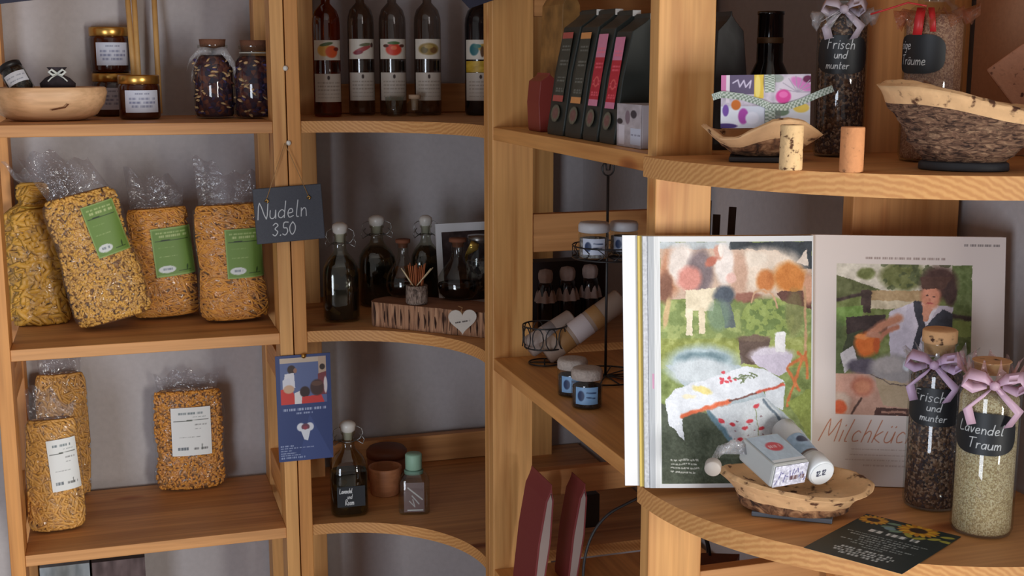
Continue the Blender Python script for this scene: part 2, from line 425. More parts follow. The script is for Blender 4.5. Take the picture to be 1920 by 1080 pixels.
GL = {
 'N': [[(0, 0), (.05, 1), (.5, 0), (.56, 1.05)]], 'M': [[(0, 0), (.12, 1), (.35, .25), (.6, 1), (.7, 0)]],
 'F': [[(.08, 0), (.1, 1)], [(0, .98), (.45, 1.02)], [(.1, .55), (.35, .58)]], 'T': [[(.25, 0), (.27, 1)], [(0, .95), (.58, 1.02)]],
 'L': [[(.1, 1), (.06, 0), (.45, .03)]], 'R': [[(.05, 0), (.05, 1), (.35, .95), (.4, .7), (.08, .5), (.45, 0)]],
 'u': [[(0, .5), (0, .12), (.14, 0), (.3, .12), (.33, .5), (.35, 0)]], 'ü': [[(0, .5), (0, .12), (.14, 0), (.3, .12), (.33, .5), (.35, 0)], [(.08, .7), (.1, .74)], [(.27, .7), (.29, .74)]],
 'd': [[(.34, .38), (.2, .5), (.02, .35), (0, .12), (.16, 0), (.34, .15)], [(.4, 1), (.35, 0)]],
 'e': [[(0, .25), (.28, .3), (.24, .5), (.08, .48), (0, .25), (.1, 0), (.34, .08)]], 'l': [[(.08, 1), (.03, .1), (.15, 0)]],
 'n': [[(0, .5), (.01, 0)], [(.01, .3), (.15, .5), (.28, .4), (.32, 0)]], 'm': [[(0, .5), (.01, 0)], [(.01, .3), (.12, .5), (.22, .4), (.24, 0)], [(.24, .3), (.36, .5), (.46, .4), (.5, 0)]],
 '3': [[(0, .85), (.2, 1), (.38, .8), (.15, .55), (.38, .3), (.2, 0), (0, .12)]], '5': [[(.4, 1), (.08, 1), (.05, .6), (.3, .55), (.38, .25), (.2, 0), (0, .1)]],
 '0': [[(.2, 1), (0, .7), (0, .3), (.2, 0), (.4, .3), (.4, .7), (.2, 1)]], '.': [[(.05, 0), (.08, .04)]],
 'r': [[(0, .5), (.02, 0)], [(.02, .3), (.12, .48), (.26, .48)]], 'i': [[(.03, .5), (.04, 0)], [(.05, .7), (.06, .74)]],
 's': [[(.27, .45), (.12, .5), (.02, .38), (.22, .18), (.14, 0), (0, .04)]], 'c': [[(.28, .42), (.14, .5), (0, .3), (.08, .03), (.3, .06)]],
 'h': [[(.02, 1), (0, 0)], [(.0, .3), (.15, .5), (.28, .4), (.3, 0)]], 't': [[(.1, .85), (.08, .08), (.2, 0)], [(0, .52), (.25, .55)]],
 'a': [[(.32, .42), (.16, .5), (0, .3), (.06, .02), (.22, .04), (.32, .3), (.33, .5), (.34, 0)]],
 'ä': [[(.32, .42), (.16, .5), (0, .3), (.06, .02), (.22, .04), (.32, .3), (.33, .5), (.34, 0)], [(.08, .7), (.1, .74)], [(.25, .7), (.27, .74)]],
 'v': [[(0, .5), (.13, 0), (.28, .5)]], 'o': [[(.16, .5), (0, .3), (.08, 0), (.26, .05), (.32, .32), (.16, .5)]],
 'g': [[(.3, .4), (.14, .5), (0, .3), (.08, .04), (.28, .12), (.32, .48), (.26, -.3), (.02, -.3)]], 'k': [[(.04, 1), (0, 0)], [(.28, .5), (.02, .22), (.32, 0)]],
 'P': [[(.05, 0), (.05, 1), (.38, .92), (.36, .6), (.06, .5)]], '2': [[(0, .8), (.2, 1), (.36, .75), (0, 0), (.4, 0)]], '1': [[(.05, .8), (.2, 1), (.2, 0)]],
 'I': [[(.05, 0), (.08, 1)]], 'B': [[(.03, 0), (.03, 1), (.32, .85), (.05, .55), (.38, .3), (.03, 0)]], ' ': [], 'V': [[(0, 1), (.22, 0), (.46, 1)]],
 'O': [[(.3, 1), (.02, .6), (.1, .1), (.4, 0), (.6, .4), (.5, .9), (.3, 1)]], 'S': [[(.4, .9), (.2, 1), (.03, .8), (.36, .3), (.22, 0), (0, .1)]], '-': [[(0, .4), (.3, .4)]],
 'A': [[(0, 0), (.25, 1), (.48, 0)], [(.1, .38), (.4, .38)]], 'D': [[(.03, 0), (.03, 1), (.35, .85), (.45, .5), (.3, .08), (.03, 0)]], 'E': [[(.38, 1), (.03, 1), (.03, 0), (.4, 0)], [(.03, .52), (.3, .52)]],
}
def write(pt, text, x, y, size, lw, col, slant=0.15, rot=0.0, gap=0.16, up=1):
    c, n = math.cos(math.radians(rot)), math.sin(math.radians(rot)); cx = 0
    for ch in text:
        g = GL.get(ch, [[(0, 0), (.2, .5)]])
        wd = max([p[0] for st in g for p in st], default=.3)
        for st in g:
            q = []
            for i in range(len(st) - 1):          # smooth a little
                for k in range(3):
                    t = k / 3.0; p0 = st[max(i - 1, 0)]; p1 = st[i]; p2 = st[i + 1]; p3 = st[min(i + 2, len(st) - 1)]
                    q.append(tuple(0.5 * ((2 * p1[j]) + (-p0[j] + p2[j]) * t + (2 * p0[j] - 5 * p1[j] + 4 * p2[j] - p3[j]) * t * t + (-p0[j] + 3 * p1[j] - 3 * p2[j] + p3[j]) * t ** 3) for j in (0, 1)))
            q.append(st[-1])
            w_ = [((a + cx + b * slant) * size, b * size) for a, b in q]
            pt.line([(x + a * c - b * n, y + up * (a * n + b * c)) for a, b in w_], lw, col)
        cx += wd + gap
    return cx * size

# ------------------------------------------------------------------ room
def simple_struct(name, lo, hi, mat):
    return struct(MB().box(lo, hi).build(name, mat))
WALL = plain('rough_plaster', (186, 180, 180), 0.9, bump=0.35, bscale=90, var=0.04)
simple_struct('wall_back', (-1.6, YW, 0), (XW + .1, YW + .1, 2.6), WALL)
simple_struct('wall_right', (XW, 0.45, 0), (XW + .1, YW, 2.6), WALL)
simple_struct('floor', (-3.0, -2.6, -0.05), (XW + .1, YW + .1, 0), plain('grey_floor', (110, 98, 88), 0.6, var=.1, bscale=12))
simple_struct('ceiling', (-3.0, -0.6, 2.6), (XW + .1, YW + .1, 2.7), plain('ceiling_white', (190, 186, 182), 0.9))

# ------------------------------------------------------------------ shelving
TOPZ = 2.12
def board(name, lo, hi, mat, parent): return MB().box(lo, hi).build(name, mat, parent, bevel=0.0012)
ux = [(-0.214, -0.190), (0.2575, 0.2805), (0.2825, 0.3055)]       # thickness of the uprights in x
LV = [(Z0, 'shelf'), (Z1, 'shelf'), (Z2, 'shelf'), (Z3, 'shelf'), (Z4, 'shelf')]
TH = 0.020
A = thing('shelving_unit', 'straight pine shelving unit holding the pasta bags, against the back wall', 'shelving unit', (0, 0, 0))
for k in (0, 1):
    for (y0, y1) in ((2.20, 2.268), (2.455, 2.523)):
        board('upright', (ux[k][0], y0, 0), (ux[k][1], y1, TOPZ), WZ if k else WZ2, A)
    for z in (Z0 - .10, Z1 + .225, Z2 - .11, Z3 + .02, Z4 + .1):
        board('rail', (ux[k][0] + .003, 2.268, z), (ux[k][1] - .003, 2.455, z + .055), WY, A)
for z, _ in LV:
    board('shelf', (ux[0][1], 2.203, z - TH), (ux[1][0], 2.52, z), WX, A)

# corner unit with quarter-round cut-outs
B = thing('corner_shelving_unit', 'pine corner shelving unit with concave curved shelves, holding bottles', 'shelving unit', (0, 0, 0))
for (y0, y1) in ((2.20, 2.268), (2.455, 2.523)):
    board('upright', (ux[2][0], y0, 0), (ux[2][1], y1, TOPZ), WZ2, B)
for (x0, x1) in ((0.565, 0.633), (0.875, 0.943)):
    board('upright', (x0, 1.932, 0), (x1, 1.955, TOPZ), WZ, B)
board('upright', (0.318, 2.470, 0), (0.372, 2.494, TOPZ), WZ, B)
board('upright', (0.815, 2.470, 0), (0.865, 2.494, TOPZ), WZ, B)
def arc(cx, cy, r, a0, a1, n):
    return [(cx + r * math.cos(math.radians(a0 + (a1 - a0) * i / n)), cy + r * math.sin(math.radians(a0 + (a1 - a0) * i / n))) for i in range(n + 1)]
for z, _ in LV:
    # the front edge sweeps from (0.3055,2.205) to (0.567,1.955)
    cut = [(0.3055 + 0.2615 * math.sin(t), 1.957 + 0.246 * math.cos(t)) for t in [math.pi / 2 * i / 28 for i in range(29)]]
    poly = [(0.3055, 2.528)] + cut + [(0.945, 1.957), (0.945, 2.528)]
    m = MB(); n = len(poly)
    vs = [(x, y, z - TH) for x, y in poly] + [(x, y, z) for x, y in poly]
    # fan-safe triangles from the wall corner
    C0 = n - 1
    tri = [(C0, i, i + 1) for i in range(0, n - 2)]
    m.add(vs, [(n + a, n + b, n + c) for a, b, c in tri] + [(a, c, b) for a, b, c in tri], 0, False)
    m.add(vs, [(i, (i + 1) % n, n + (i + 1) % n, n + i) for i in range(n)], 1, False)
    m.build('shelf', [WX, WEDGE], B)
for z in (Z0, Z1, Z2, Z3, Z4):
    board('back_rail', (0.39, 2.498, z + .001), (0.81, 2.52, z + .058), WX, B)

# divider unit standing against the right wall, open towards the left
C = thing('side_shelving_unit', 'deep pine shelving unit seen side-on, running towards the camera along the right wall', 'shelving unit', (0, 0, 0))
for (y0, y1) in ((1.906, 1.930), (1.272, 1.296)):
    for (x0, x1) in ((0.565, 0.633), (0.875, 0.943)):
        board('upright', (x0, y0, 0), (x1, y1, TOPZ), WZ, C)
    for z0, z1 in ((Z1 + .172, Z1 + .24), (H - .305, H - .243), (Z3 + .118, Z3 + .162), (Z4 + .1, Z4 + .16)):
        if y0 < 1.5: z0, z1 = {0: (Z1 + .190, Z1 + .25), 1: (H - .305, H - .243), 2: (Z3 + .17, Z3 + .243), 3: (z0, z1)}[[Z1 + .172, H - .305, Z3 + .118, Z4 + .1].index(z0)]
        board('rail', (0.633, y0 + .003, z0), (0.875, y1 - .003, z1), WX, C)
for z, _ in LV:
    board('shelf', (0.566, 1.296, z - TH), (0.942, 1.906, z), WY, C)

# rounded end shelves
D = thing('rounded_end_shelving', 'pine end shelves with convex rounded front edges, holding the magazine and jars', 'shelving unit', (0, 0, 0))
board('upright', (0.800, 1.246, 0), (0.943, 1.268, TOPZ), wood('pine_back_post', 2, base=(200, 140, 82), seed=9.2), D)
for z, _ in LV:
    pts = [(0.548 + 0.0, 1.268)] + [(0.885 - 0.337 * math.cos(t), 1.262 - 0.337 * math.sin(t)) for t in [math.pi / 2 * i / 30 for i in range(31)]] + [(0.945, 0.925), (0.945, 1.268)]
    MB().prism(pts, z - .022, z, 0, 1).build('shelf', [WX, WEDGE], D)

# ------------------------------------------------------------------ pasta
CORE = grains('pasta_core', [(122, 78, 28), (160, 108, 40), (188, 134, 56)], 190, 0.7, 0.8)
PAS = {'spaetzle': plain('pasta_yellow', (220, 168, 82), 0.55, var=.12, bscale=60), 'twist': plain('pasta_amber', (216, 148, 62), 0.5, var=.14, bscale=60),
       'ribbon': plain('pasta_ribbon', (210, 156, 80), 0.5, var=.14, bscale=50), 'nest': plain('pasta_nest', (208, 156, 64), 0.45, var=.15, bscale=50)}
def label_green(W, Hh, seed):
    def f(U, V):
        p = Paint(U * W, V * Hh, (108, 140, 62))
        p.rect(0, 0, W, W * .04, (140, 165, 90)); p.rect(0, Hh - W * .04, W, Hh, (140, 165, 90)); p.rect(0, 0, W * .03, Hh, (140, 165, 90)); p.rect(W * .97, 0, W, Hh, (140, 165, 90))
        p.words(W * .12, Hh * .90, W * .9, Hh * .03, (190, 205, 140), seed); p.words(W * .2, Hh * .83, W * .9, Hh * .04, (200, 210, 150), seed + 1)
        p.rect(W * .08, Hh * .735, W * .92, Hh * .75, (40, 60, 25)); p.ell(W * .35, Hh * .745, W * .13, Hh * .018, (35, 50, 25))
        p.words(W * .15, Hh * .6, W * .55, Hh * .02, (140, 165, 95), seed + 2); p.words(W * .15, Hh * .42, W * .6, Hh * .02, (165, 185, 120), seed + 3)
        p.ell(W * .3, Hh * .15, W * .22, Hh * .075, (214, 218, 216), soft=.05); p.words(W * .18, Hh * .15, W * .44, Hh * .04, (110, 120, 130), seed + 4)
        p.line([(W * .8, Hh * .1), (W * .82, Hh * .2)], W * .02, (30, 50, 25)); p.rect(W * .6, Hh * .09, W * .9, Hh * .1, (50, 70, 35))
        return p.C
    return f
def label_white(W, Hh, seed):
    def f(U, V):
        p = Paint(U * W, V * Hh, (226, 228, 226))
        p.words(W * .2, Hh * .88, W * .8, Hh * .05, (90, 105, 110), seed); p.words(W * .55, Hh * .8, W * .88, Hh * .025, (120, 130, 130), seed + 1)
        p.line([(W * .06, Hh * .72), (W * .94, Hh * .74)], Hh * .008, (60, 66, 60)); p.ell(W * .46, Hh * .73, W * .08, Hh * .02, (70, 76, 66))
        p.words(W * .6, Hh * .64, W * .9, Hh * .022, (120, 120, 120), seed + 2); p.words(W * .6, Hh * .55, W * .75, Hh * .022, (120, 120, 120), seed + 5)
        p.words(W * .18, Hh * .38, W * .72, Hh * .02, (130, 130, 130), seed + 3); p.words(W * .15, Hh * .15, W * .42, Hh * .06, (70, 80, 90), seed + 4)
        p.words(W * .55, Hh * .14, W * .9, Hh * .05, (90, 90, 90), seed + 6); p.line([(W * .75, Hh * .12), (W * .76, Hh * .22)], W * .02, (60, 66, 60))
        return p.C
    return f
class BagShape:
    def __init__(s, w_, h_, d_, neck=False): s.w = w_; s.h = h_; s.d = d_; s.neck = neck; s.n = 2.35; s.ph = (w_ * 977 + h_ * 431) % 6.28
    def WD(s, z):
        t = z / s.h
        eb = 0.80 + 0.20 * math.sqrt(max(0, 1 - (1 - min(max(t, 0) / .10, 1)) ** 2))
        if s.neck:
            if t < .78: k = 1 - .08 * (t / .78) ** 3
            elif t < .86: k = 0.92 - (t - .78) / .08 * .56
            else: k = 0.36 + .12 * math.sin((t - .86) / .14 * math.pi)
            return s.w / 2 * eb * k, s.d / 2 * eb * k
        wb = 1 + .035 * math.sin(t * 5.2 + s.ph) + .018 * math.sin(t * 13 + 2 * s.ph)
        et = 0.66 + 0.34 * math.sqrt(max(0, 1 - (1 - min(max(1 - t, 0) / .10, 1)) ** 2))
        return s.w / 2 * eb * (1 - .05 * t) * (et ** .55) * wb, s.d / 2 * eb * (1 - .38 * t) * et
    def y(s, x, z, off=0.0):
        W, D_ = s.WD(min(max(z, 0), s.h)); q = min(abs(x) / W, .985)
        return -D_ * (1 - q ** s.n) ** (1 / s.n) - off
def pasta_bag(label, x0, x1, yb, yt, Z, kind, ytop=None, dr=.55, lab=None, tilt=0.0, back=0.0, neck=False, rz=None, count=330, seed=1, shift=(0, 0), flop=0.0, group='bags of noodles on the shelves', wfix=None):
    c, wd, hh = spot(x0, x1, yb, yt, Z, dr)
    if wfix: wd = wfix
    c = Vector(c) + Vector((shift[0], shift[1], 0)); dd = wd * dr
    rng = random.Random(seed); S = BagShape(wd * .96, hh, dd, neck)
    if rz is None: rz = facing(c)
    Mx = Matrix.Rotation(rz, 4, 'Z') @ Matrix.Rotation(math.radians(tilt), 4, 'Y') @ Matrix.Rotation(math.radians(-back), 4, 'X')
    lowest = min((Mx @ Vector((sx * wd * .40, sy * dd * .4, 0.0))).z for sx in (-1, 1) for sy in (-1, 1)) if (tilt or back) else 0
    root = thing('pasta_bag', label, 'bag of pasta', (c.x, c.y, Z - lowest + .0025), group=group, rot=Mx.to_euler())
    def ring(z, grow, seg, dx=0, jit=0.0, dscale=1.0, wscale=1.0):
        W, D_ = S.WD(min(max(z, 0), S.h)); W = W * wscale + grow; D_ = D_ * dscale + grow; out = []
        for k in range(seg):
            a = 2 * math.pi * k / seg; ca, sa = math.cos(a), math.sin(a); q = (abs(ca) ** S.n + abs(sa) ** S.n) ** (-1 / S.n)
            j = 1 + jit * (mnoise.noise(Vector((ca * 2.3 + seed, sa * 2.3, z * 28))) )
            out.append((W * q * ca * j + dx, D_ * q * sa * j, z))
        return out
    def rings(rr, seg, caps=True):
        vs = [p for r in rr for p in r]; fs = []
        for i in range(len(rr) - 1):
            for k in range(seg):
                k2 = (k + 1) % seg; fs.append((i * seg + k, i * seg + k2, (i + 1) * seg + k2, (i + 1) * seg + k))
        if caps: fs += [tuple(range(seg - 1, -1, -1)), tuple((len(rr) - 1) * seg + k for k in range(seg))]
        else: fs += [tuple(range(seg - 1, -1, -1))]
        return vs, fs
    # noodle mass: dark core plus the pieces lying against the film
    m = MB(); nz_ = 26
    vs, fs = rings([ring(S.h * i / nz_, -.004, 40, jit=.02) for i in range(nz_ + 1)], 40); m.add(vs, fs, 0)
    for _ in range(count):
        z = rng.uniform(.01, 1) * S.h; W, D_ = S.WD(z); x = rng.uniform(-.95, .95) * W
        off = rng.uniform(-.003, .001)
        if kind == 'spaetzle': L = rng.uniform(.007, .014); r = rng.uniform(.0019, .0027); k = 3; fl = .9; ang = rng.uniform(0, 2 * math.pi)
        elif kind == 'twist': L = rng.uniform(.025, .042); r = rng.uniform(.0018, .0024); k = 6; fl = .8; ang = rng.gauss(-.35, .6)
        elif kind == 'ribbon': L = rng.uniform(.035, .07); r = rng.uniform(.0022, .0032); k = 8; fl = .35; ang = rng.gauss(-.9, .8)
        else: L = rng.uniform(.04, .08); r = rng.uniform(.004, .0065); k = 9; fl = .2; ang = rng.uniform(0, math.pi)
        bend = rng.uniform(-1, 1) * (.5 if kind == 'spaetzle' else 1.1); ph = rng.uniform(0, 6); amp = .0015 if kind == 'twist' else (.004 if kind in ('ribbon', 'nest') else 0)
        pts = []; px_, pz_ = x - math.cos(ang) * L / 2, z - math.sin(ang) * L / 2
        for i in range(k):
            t = i / (k - 1); a_ = ang + bend * (t - .5)
            zz = min(max(pz_, .004), S.h - .003); W_ = S.WD(zz)[0] * .95; xx = max(-W_, min(W_, px_))
            pts.append((xx, S.y(xx, zz, off + amp * .5 * math.sin(ph + t * 9)), zz))
            px_ += math.cos(a_) * L / k; pz_ += math.sin(a_) * L / k
        m.tube(pts, r, 5, 1, flat=fl, up=(0, 1, 0))
    nd = m.build('noodles', [CORE, PAS[kind]], root)
    nd['kind'] = 'stuff'
    # film: hugging the noodles, then flaring up as a flat ruffled collar
    ht = (onY((x0 + x1) / 2, ytop, c.y)[2] - Z - hh) if ytop else .03
    ht = max(ht, .012); seg = 48; rr = []
    for i in range(21): rr.append(ring(S.h * i / 20, .0018, seg, jit=.018))
    for i in range(1, 11):
        t = i / 10; z = S.h + ht * t
        W0, D0 = S.WD(S.h); Wt = (W0 * (1 + 1.5 * t) if neck else W0 * (1 + .10 * t)) + .002
        Dt = D0 * (1 - t) ** 1.5 + .003; out = []
        for k in range(seg):
            a = 2 * math.pi * k / seg; ca, sa = math.cos(a), math.sin(a); q = (abs(ca) ** 2.4 + abs(sa) ** 2.4) ** (-1 / 2.4)
            xx = Wt * q * ca; rf = t * (.007 * math.sin(xx * 140 + seed) + .004 * math.sin(xx * 310 + 2 * seed))
            zz = z + t * (.008 * math.sin(xx * 75 + seed * 2.1) + .006 * math.sin(xx * 190 + seed)) + t * .02 * (xx / Wt) * math.sin(seed * 3.3)
            out.append((xx + flop * t * ht, Dt * q * sa + rf + t * t * ht * .25, zz))
        rr.append(out)
    vs, fs = rings(rr[:21], seg, False); MB().add(vs, fs, 0).build('cellophane', CELLO, root)
    vs, fs = rings(rr[20:], seg, False); MB().add(vs, fs[:-1], 0).build('cellophane_collar', COLLAR, root)
    if neck:
        W, D_ = S.WD(S.h * .83); MB().lathe([(W * .95 + .001, S.h * .825), (W * .95 + .003, S.h * .835), (W * .95 + .001, S.h * .845)], 20, ay=.8).build('tie', plain('gold_tie', (200, 160, 70), .3, .7), root)
    if lab:
        lw, lh, lx, lz, lk = lab[:5]; rot = math.radians(lab[5]) if len(lab) > 5 else 0
        lw *= wd; lh *= hh; lx *= wd; lz *= hh
        def fp(U, V):
            dx = (U - .5) * lw; dz = (V - .5) * lh; X = lx + dx * math.cos(rot) - dz * math.sin(rot); Zz = lz + dx * math.sin(rot) + dz * math.cos(rot)
            return np.array([(a, S.y(a, b, .0048), b) for a, b in zip(X, Zz)])
        o = sheet('label', 46, 66, fp, (label_green if lk == 'g' else label_white)(lw, lh, seed), PRINT, root)
        o['label'] = 'green printed paper label' if lk == 'g' else 'white printed paper label'
    return root

pasta_bag('clear bag of yellow noodle nests twisted shut at the neck, leftmost on the middle shelf', 22, 134, 612, 345, Z2, 'nest', 318, neck=True, seed=3, count=360)
pasta_bag('half-hidden bag of dark yellow noodles behind the twisted bag and the leaning bag', 96, 176, 588, 430, Z2, 'nest', 380, seed=5, count=160, dr=.6)
pasta_bag('clear bag of tiny yellow noodles leaning left, with tilted green label', 138, 284, 622, 372, Z2, 'spaetzle', 292, lab=(.40, .40, .20, .70, 'g', 4), tilt=-13, back=3, seed=7, count=2000, flop=-.35, shift=(.008, -.004))
pasta_bag('bag of amber noodles with green label, second from right on middle shelf', 252, 378, 601, 392, Z2, 'twist', 335, lab=(.56, .44, .17, .60, 'g', 2), tilt=-3, seed=9, count=800)
pasta_bag('bag of amber noodles with green label, partly behind the slate price sign', 376, 508, 607, 385, Z2, 'twist', 320, lab=(.50, .42, .19, .58, 'g'), tilt=-2, seed=11, count=850)
pasta_bag('bag of ribbon noodles with white label, front left on lower shelf', 52, 154, 1000, 785, Z3, 'ribbon', 742, lab=(.50, .46, .17, .60, 'w', 4), tilt=0, seed=13, count=620, shift=(.006, 0))
pasta_bag('bag of noodles standing behind the white-labelled ribbon noodle bag', 64, 160, 948, 708, Z3, 'ribbon', 668, tilt=0, seed=17, count=480, shift=(.014, .03), dr=.5)
pasta_bag('bag of short amber noodles with white label, alone in the middle of the lower shelf', 292, 428, 922, 730, Z3, 'spaetzle', 702, lab=(.52, .48, .03, .60, 'w'), seed=19, count=1500, dr=.45)
for o in bpy.data.objects:
    if o.name.startswith('pasta_bag') and 'short amber' in o.get('label', ''):
        for ch in o.children:
            if ch.name.startswith('noodles'): ch.data.materials[1] = PAS['twist']
#PART2
# ------------------------------------------------------------------ generic small things
def arcpts(cx, cz, rx, rz, a0, a1, n, y=0.0):
    return [(cx + rx * math.cos(math.radians(a0 + (a1 - a0) * i / n)), y, cz + rz * math.sin(math.radians(a0 + (a1 - a0) * i / n))) for i in range(n + 1)]
def cyl(x0, x1, yb, yt, Z, name, label, cat, group=None, dr=1.0, rz=None):
    c, wd, hh = spot(x0, x1, yb, yt, Z, dr)
    return thing(name, label, cat, (c.x, c.y, Z + .0004), facing(c) if rz is None else rz, group), wd / 2, hh

# --- top left shelf
# wooden bowl: oval, rounded base, irregular rim
c, wd, hh = spot(-12, 199, 229, 160, Z1, .62)
R_ = wd / 2
BOWLW = wood('bowl_wood', 0, base=(226, 182, 138), dark=(206, 156, 108), seed=3.3, rough=.5)
bowl = thing('wooden_bowl', 'pale turned wooden bowl with a dark crack, left end of the top shelf', 'bowl', (c.x, c.y, Z1 + .0004), facing(c))
m = MB(); prof = [(.30, 0), (.62, .02), (.82, .18), (.95, .50), (1.0, .82), (.985, .97), (.955, 1.0), (.925, .97), (.90, .80), (.80, .45), (.55, .24), (.0001, .2)]
m.lathe([(R_ * r, hh * .95 * z) for r, z in prof], 56, ay=.62)
m.build('bowl_body', BOWLW, bowl)
MB().tube([(-.01 + .014, -R_ * .615, .020), (.012 + .014, -R_ * .62, .024), (.018 + .014, -R_ * .617, .030)], .0012, 5).build('crack', plain('crack_brown', (110, 62, 34), .9), bowl)
bz = Z1 + hh * .86
# small labelled jar lying in the bowl
t = thing('herb_jar', 'small glass jar with white label lying tilted in the pale wooden bowl', 'jar', onY(32, 150, c.y - .01) , rot=(math.radians(-20), math.radians(-24), .1), group=None)
m = MB(); m.lathe([(.017, -.022), (.0195, -.018), (.0195, .012), (.017, .018)], 28); m.build('herbs', grains('dark_herbs', [(40, 36, 34), (70, 64, 54), (30, 26, 26)], 300), t)
MB().shell([(.0185, -.025), (.021, -.022), (.021, .014), (.018, .021), (.018, .024)], 28).build('glass', GLASS, t)
MB().lathe([(.0195, .021), (.0195, .029), (.016, .031)], 28).build('lid', BLACK, t)
sheet('label', 30, 12, wrap(.0212, 1.9, -.012, .008), lambda U, V: (lambda p: (p.words(.1, .6, .9, .1, (120, 130, 150), 4), p.words(.15, .3, .8, .1, (120, 130, 150), 5), p.C)[-1])(Paint(U, V, (222, 226, 238))), PRINT, t)
# dark bundle with white bow
pb = onY(108, 150, c.y)
t = thing('lavender_sachet', 'small dark sachet tied with a white bow, lying in the wooden bowl', 'sachet', pb, facing(pb))
m = MB(); rg = random.Random(4)
m.lathe([(.004, -.022), (.028, -.018), (.030, -.006), (.020, .004), (.008, .010), (.012, .016), (.017, .022)], 26, ay=.8); m.build('sachet_bag', plain('dark_cloth', (52, 44, 50), .9, bump=.8, bscale=90, var=.3), t)
m = MB()
for sx in (-1, 1): m.tube([(0, -.010, .011), (sx * .009, -.014, .018), (sx * .014, -.014, .014), (sx * .008, -.013, .009), (0, -.010, .010)], .0022, 6)
for sx in (-1, 1): m.tube([(0, -.011, .010), (sx * .010, -.018, .004), (sx * .016, -.022, -.002)], .0012, 6)
m.build('bow', plain('bow_white', (216, 220, 214), .7), t)
# jam jars
AMB = plain('honey_glass', (58, 20, 8), .12, spec=.8)
def jam(c3, r, h, label, rz=None, lab=True):
    t = thing('jam_jar', label, 'jar', c3, facing(c3) if rz is None else rz, 'jam jars with gold lids')
    MB().lathe([(r * .86, 0), (r * .97, h * .03), (r, h * .08), (r, h * .74), (r * .93, h * .82), (r * .88, h * .84)], 40).build('jar_glass', AMB, t)
    MB().lathe([(r * .97, h * .80), (r, h * .815), (r, h * .97), (r * .97, h), (r * .9, h * .985), (.0001, h * .985)], 40).build('lid', GOLD, t)
    if lab:
        def f(U, V):
            p = Paint(U, V, (206, 210, 226)); p.words(.3, .85, .7, .06, (120, 125, 150), 2)
            p.words(.12, .62, .88, .12, (130, 135, 165), 3); p.words(.12, .45, .88, .12, (120, 125, 160), 5); p.words(.2, .27, .8, .1, (130, 135, 165), 8); return p.C
        sheet('label', 60, 30, wrap(r, 1.75, h * .16, h * .66, .15), f, PRINT, t)
    return t
c1, w1, h1 = spot(178, 249, 219, 137, Z1)
jam((c1.x, c1.y, Z1 + .0004), w1 / 2, h1, 'amber jam jar at the bottom of the stack of two')
c2, w2, h2 = spot(177, 249, 219, 52, Z1)
jam((c2.x, c2.y, Z1 + .001 + h1), w2 / 2, h2 - h1, 'amber jam jar with white label standing on top of another jar')
c3, w3, h3 = spot(226, 301, 225, 141, Z1)
jam((c3.x, c3.y, Z1 + .0004), w3 / 2, h3, 'front jam jar with white label and gold lid, beside the stacked jars')
c4, w4, h4 = spot(258, 321, 213, 152, Z1)
jam((c4.x, c4.y + .01, Z1 + .0004), w4 / 2, h4, 'dark jar almost hidden behind the front jam jar', lab=False)
# three thin wooden rods behind the jars
for i, (xt, xb) in enumerate(((236, 256), (249, 263), (287, 299))):
    p0 = onY(xb, 195, 2.47); p0[2] = Z1 + .006; p1 = onY(xt, -40, 2.505)
    o = MB().tube([p0, p1], .0052, 10).build('wooden_rod', plain('rod_wood', (206, 160, 96), .5, var=.1, bscale=40))
    tag(o, ['leftmost of the three thin wooden rods behind the jam jars', 'middle of the three thin wooden rods behind the jam jars', 'rightmost of the three thin wooden rods, apart from the other two'][i], 'rod', 'wooden rods behind the jars')
# dried flower jars
PETAL = grains('dried_petals', [(70, 34, 44), (54, 30, 50), (96, 50, 52), (44, 36, 62), (120, 66, 50)], 130, .9, 1.0)
def flower_jar(x0, x1, yb, yt, label, seed):
    t, r, h = cyl(x0, x1, yb, yt, Z1, 'dried_flower_jar', label, 'jar', 'jars of dried flowers')
    rg = random.Random(seed)
    m = MB(); m.lathe([(r * .86, .003), (r * .93, .008), (r * .93, h * .66), (r * .8, h * .76), (r * .55, h * .8)], 36, 0)
    for _ in range(70):
        a = rg.uniform(-1.5, 1.5); z = rg.uniform(.04, .74) * h; q = r * .92
        M_ = Matrix.Translation((q * math.sin(a), -q * math.cos(a), z)) @ Matrix.Rotation(a, 4, 'Z') @ Euler((rg.uniform(-.6, .6), rg.uniform(-.8, .8), rg.uniform(-1, 1))).to_matrix().to_4x4()
        s_ = rg.uniform(.004, .0085); mi = 1 if rg.random() < .45 else (2 if rg.random() < .5 else 0)
        m.lathe([(.0001, -s_ * .3), (s_ * .8, -s_ * .1), (s_, s_ * .1), (.0001, s_ * .35)], 7, mi, n=1.2, M=M_, ay=.7)
    m.build('dried_flowers', [PETAL, plain('petal_cream', (206, 168, 122), .8), plain('petal_violet', (66, 52, 96), .8)], t)['kind'] = 'stuff'
    MB().shell([(r * .3, .001), (r * .92, .001), (r, h * .04), (r, h * .64), (r * .9, h * .74), (r * .66, h * .82), (r * .64, h * .88), (r * .74, h * .89), (r * .74, h * .93)], 40).build('glass', GLASS, t)
    MB().lathe([(r * .60, h * .86), (r * .64, h * .97), (r * .66, h)], 28).build('cork_lid', plain('cork_dull', (120, 78, 56), .9, bump=.5), t)
    m = MB(); m.tube([(r * .68 * math.cos(a), r * .68 * math.sin(a), h * .84) for a in [i * math.pi / 12 for i in range(25)]], .0011, 6); m.build('string', plain('string_pale', (196, 196, 184), .8), t)
    return t, r, h
t, r, h = flower_jar(367, 441, 223, 74, 'jar of dried flowers with a clear ruffled bow, left of the pair', 31)
m = MB()
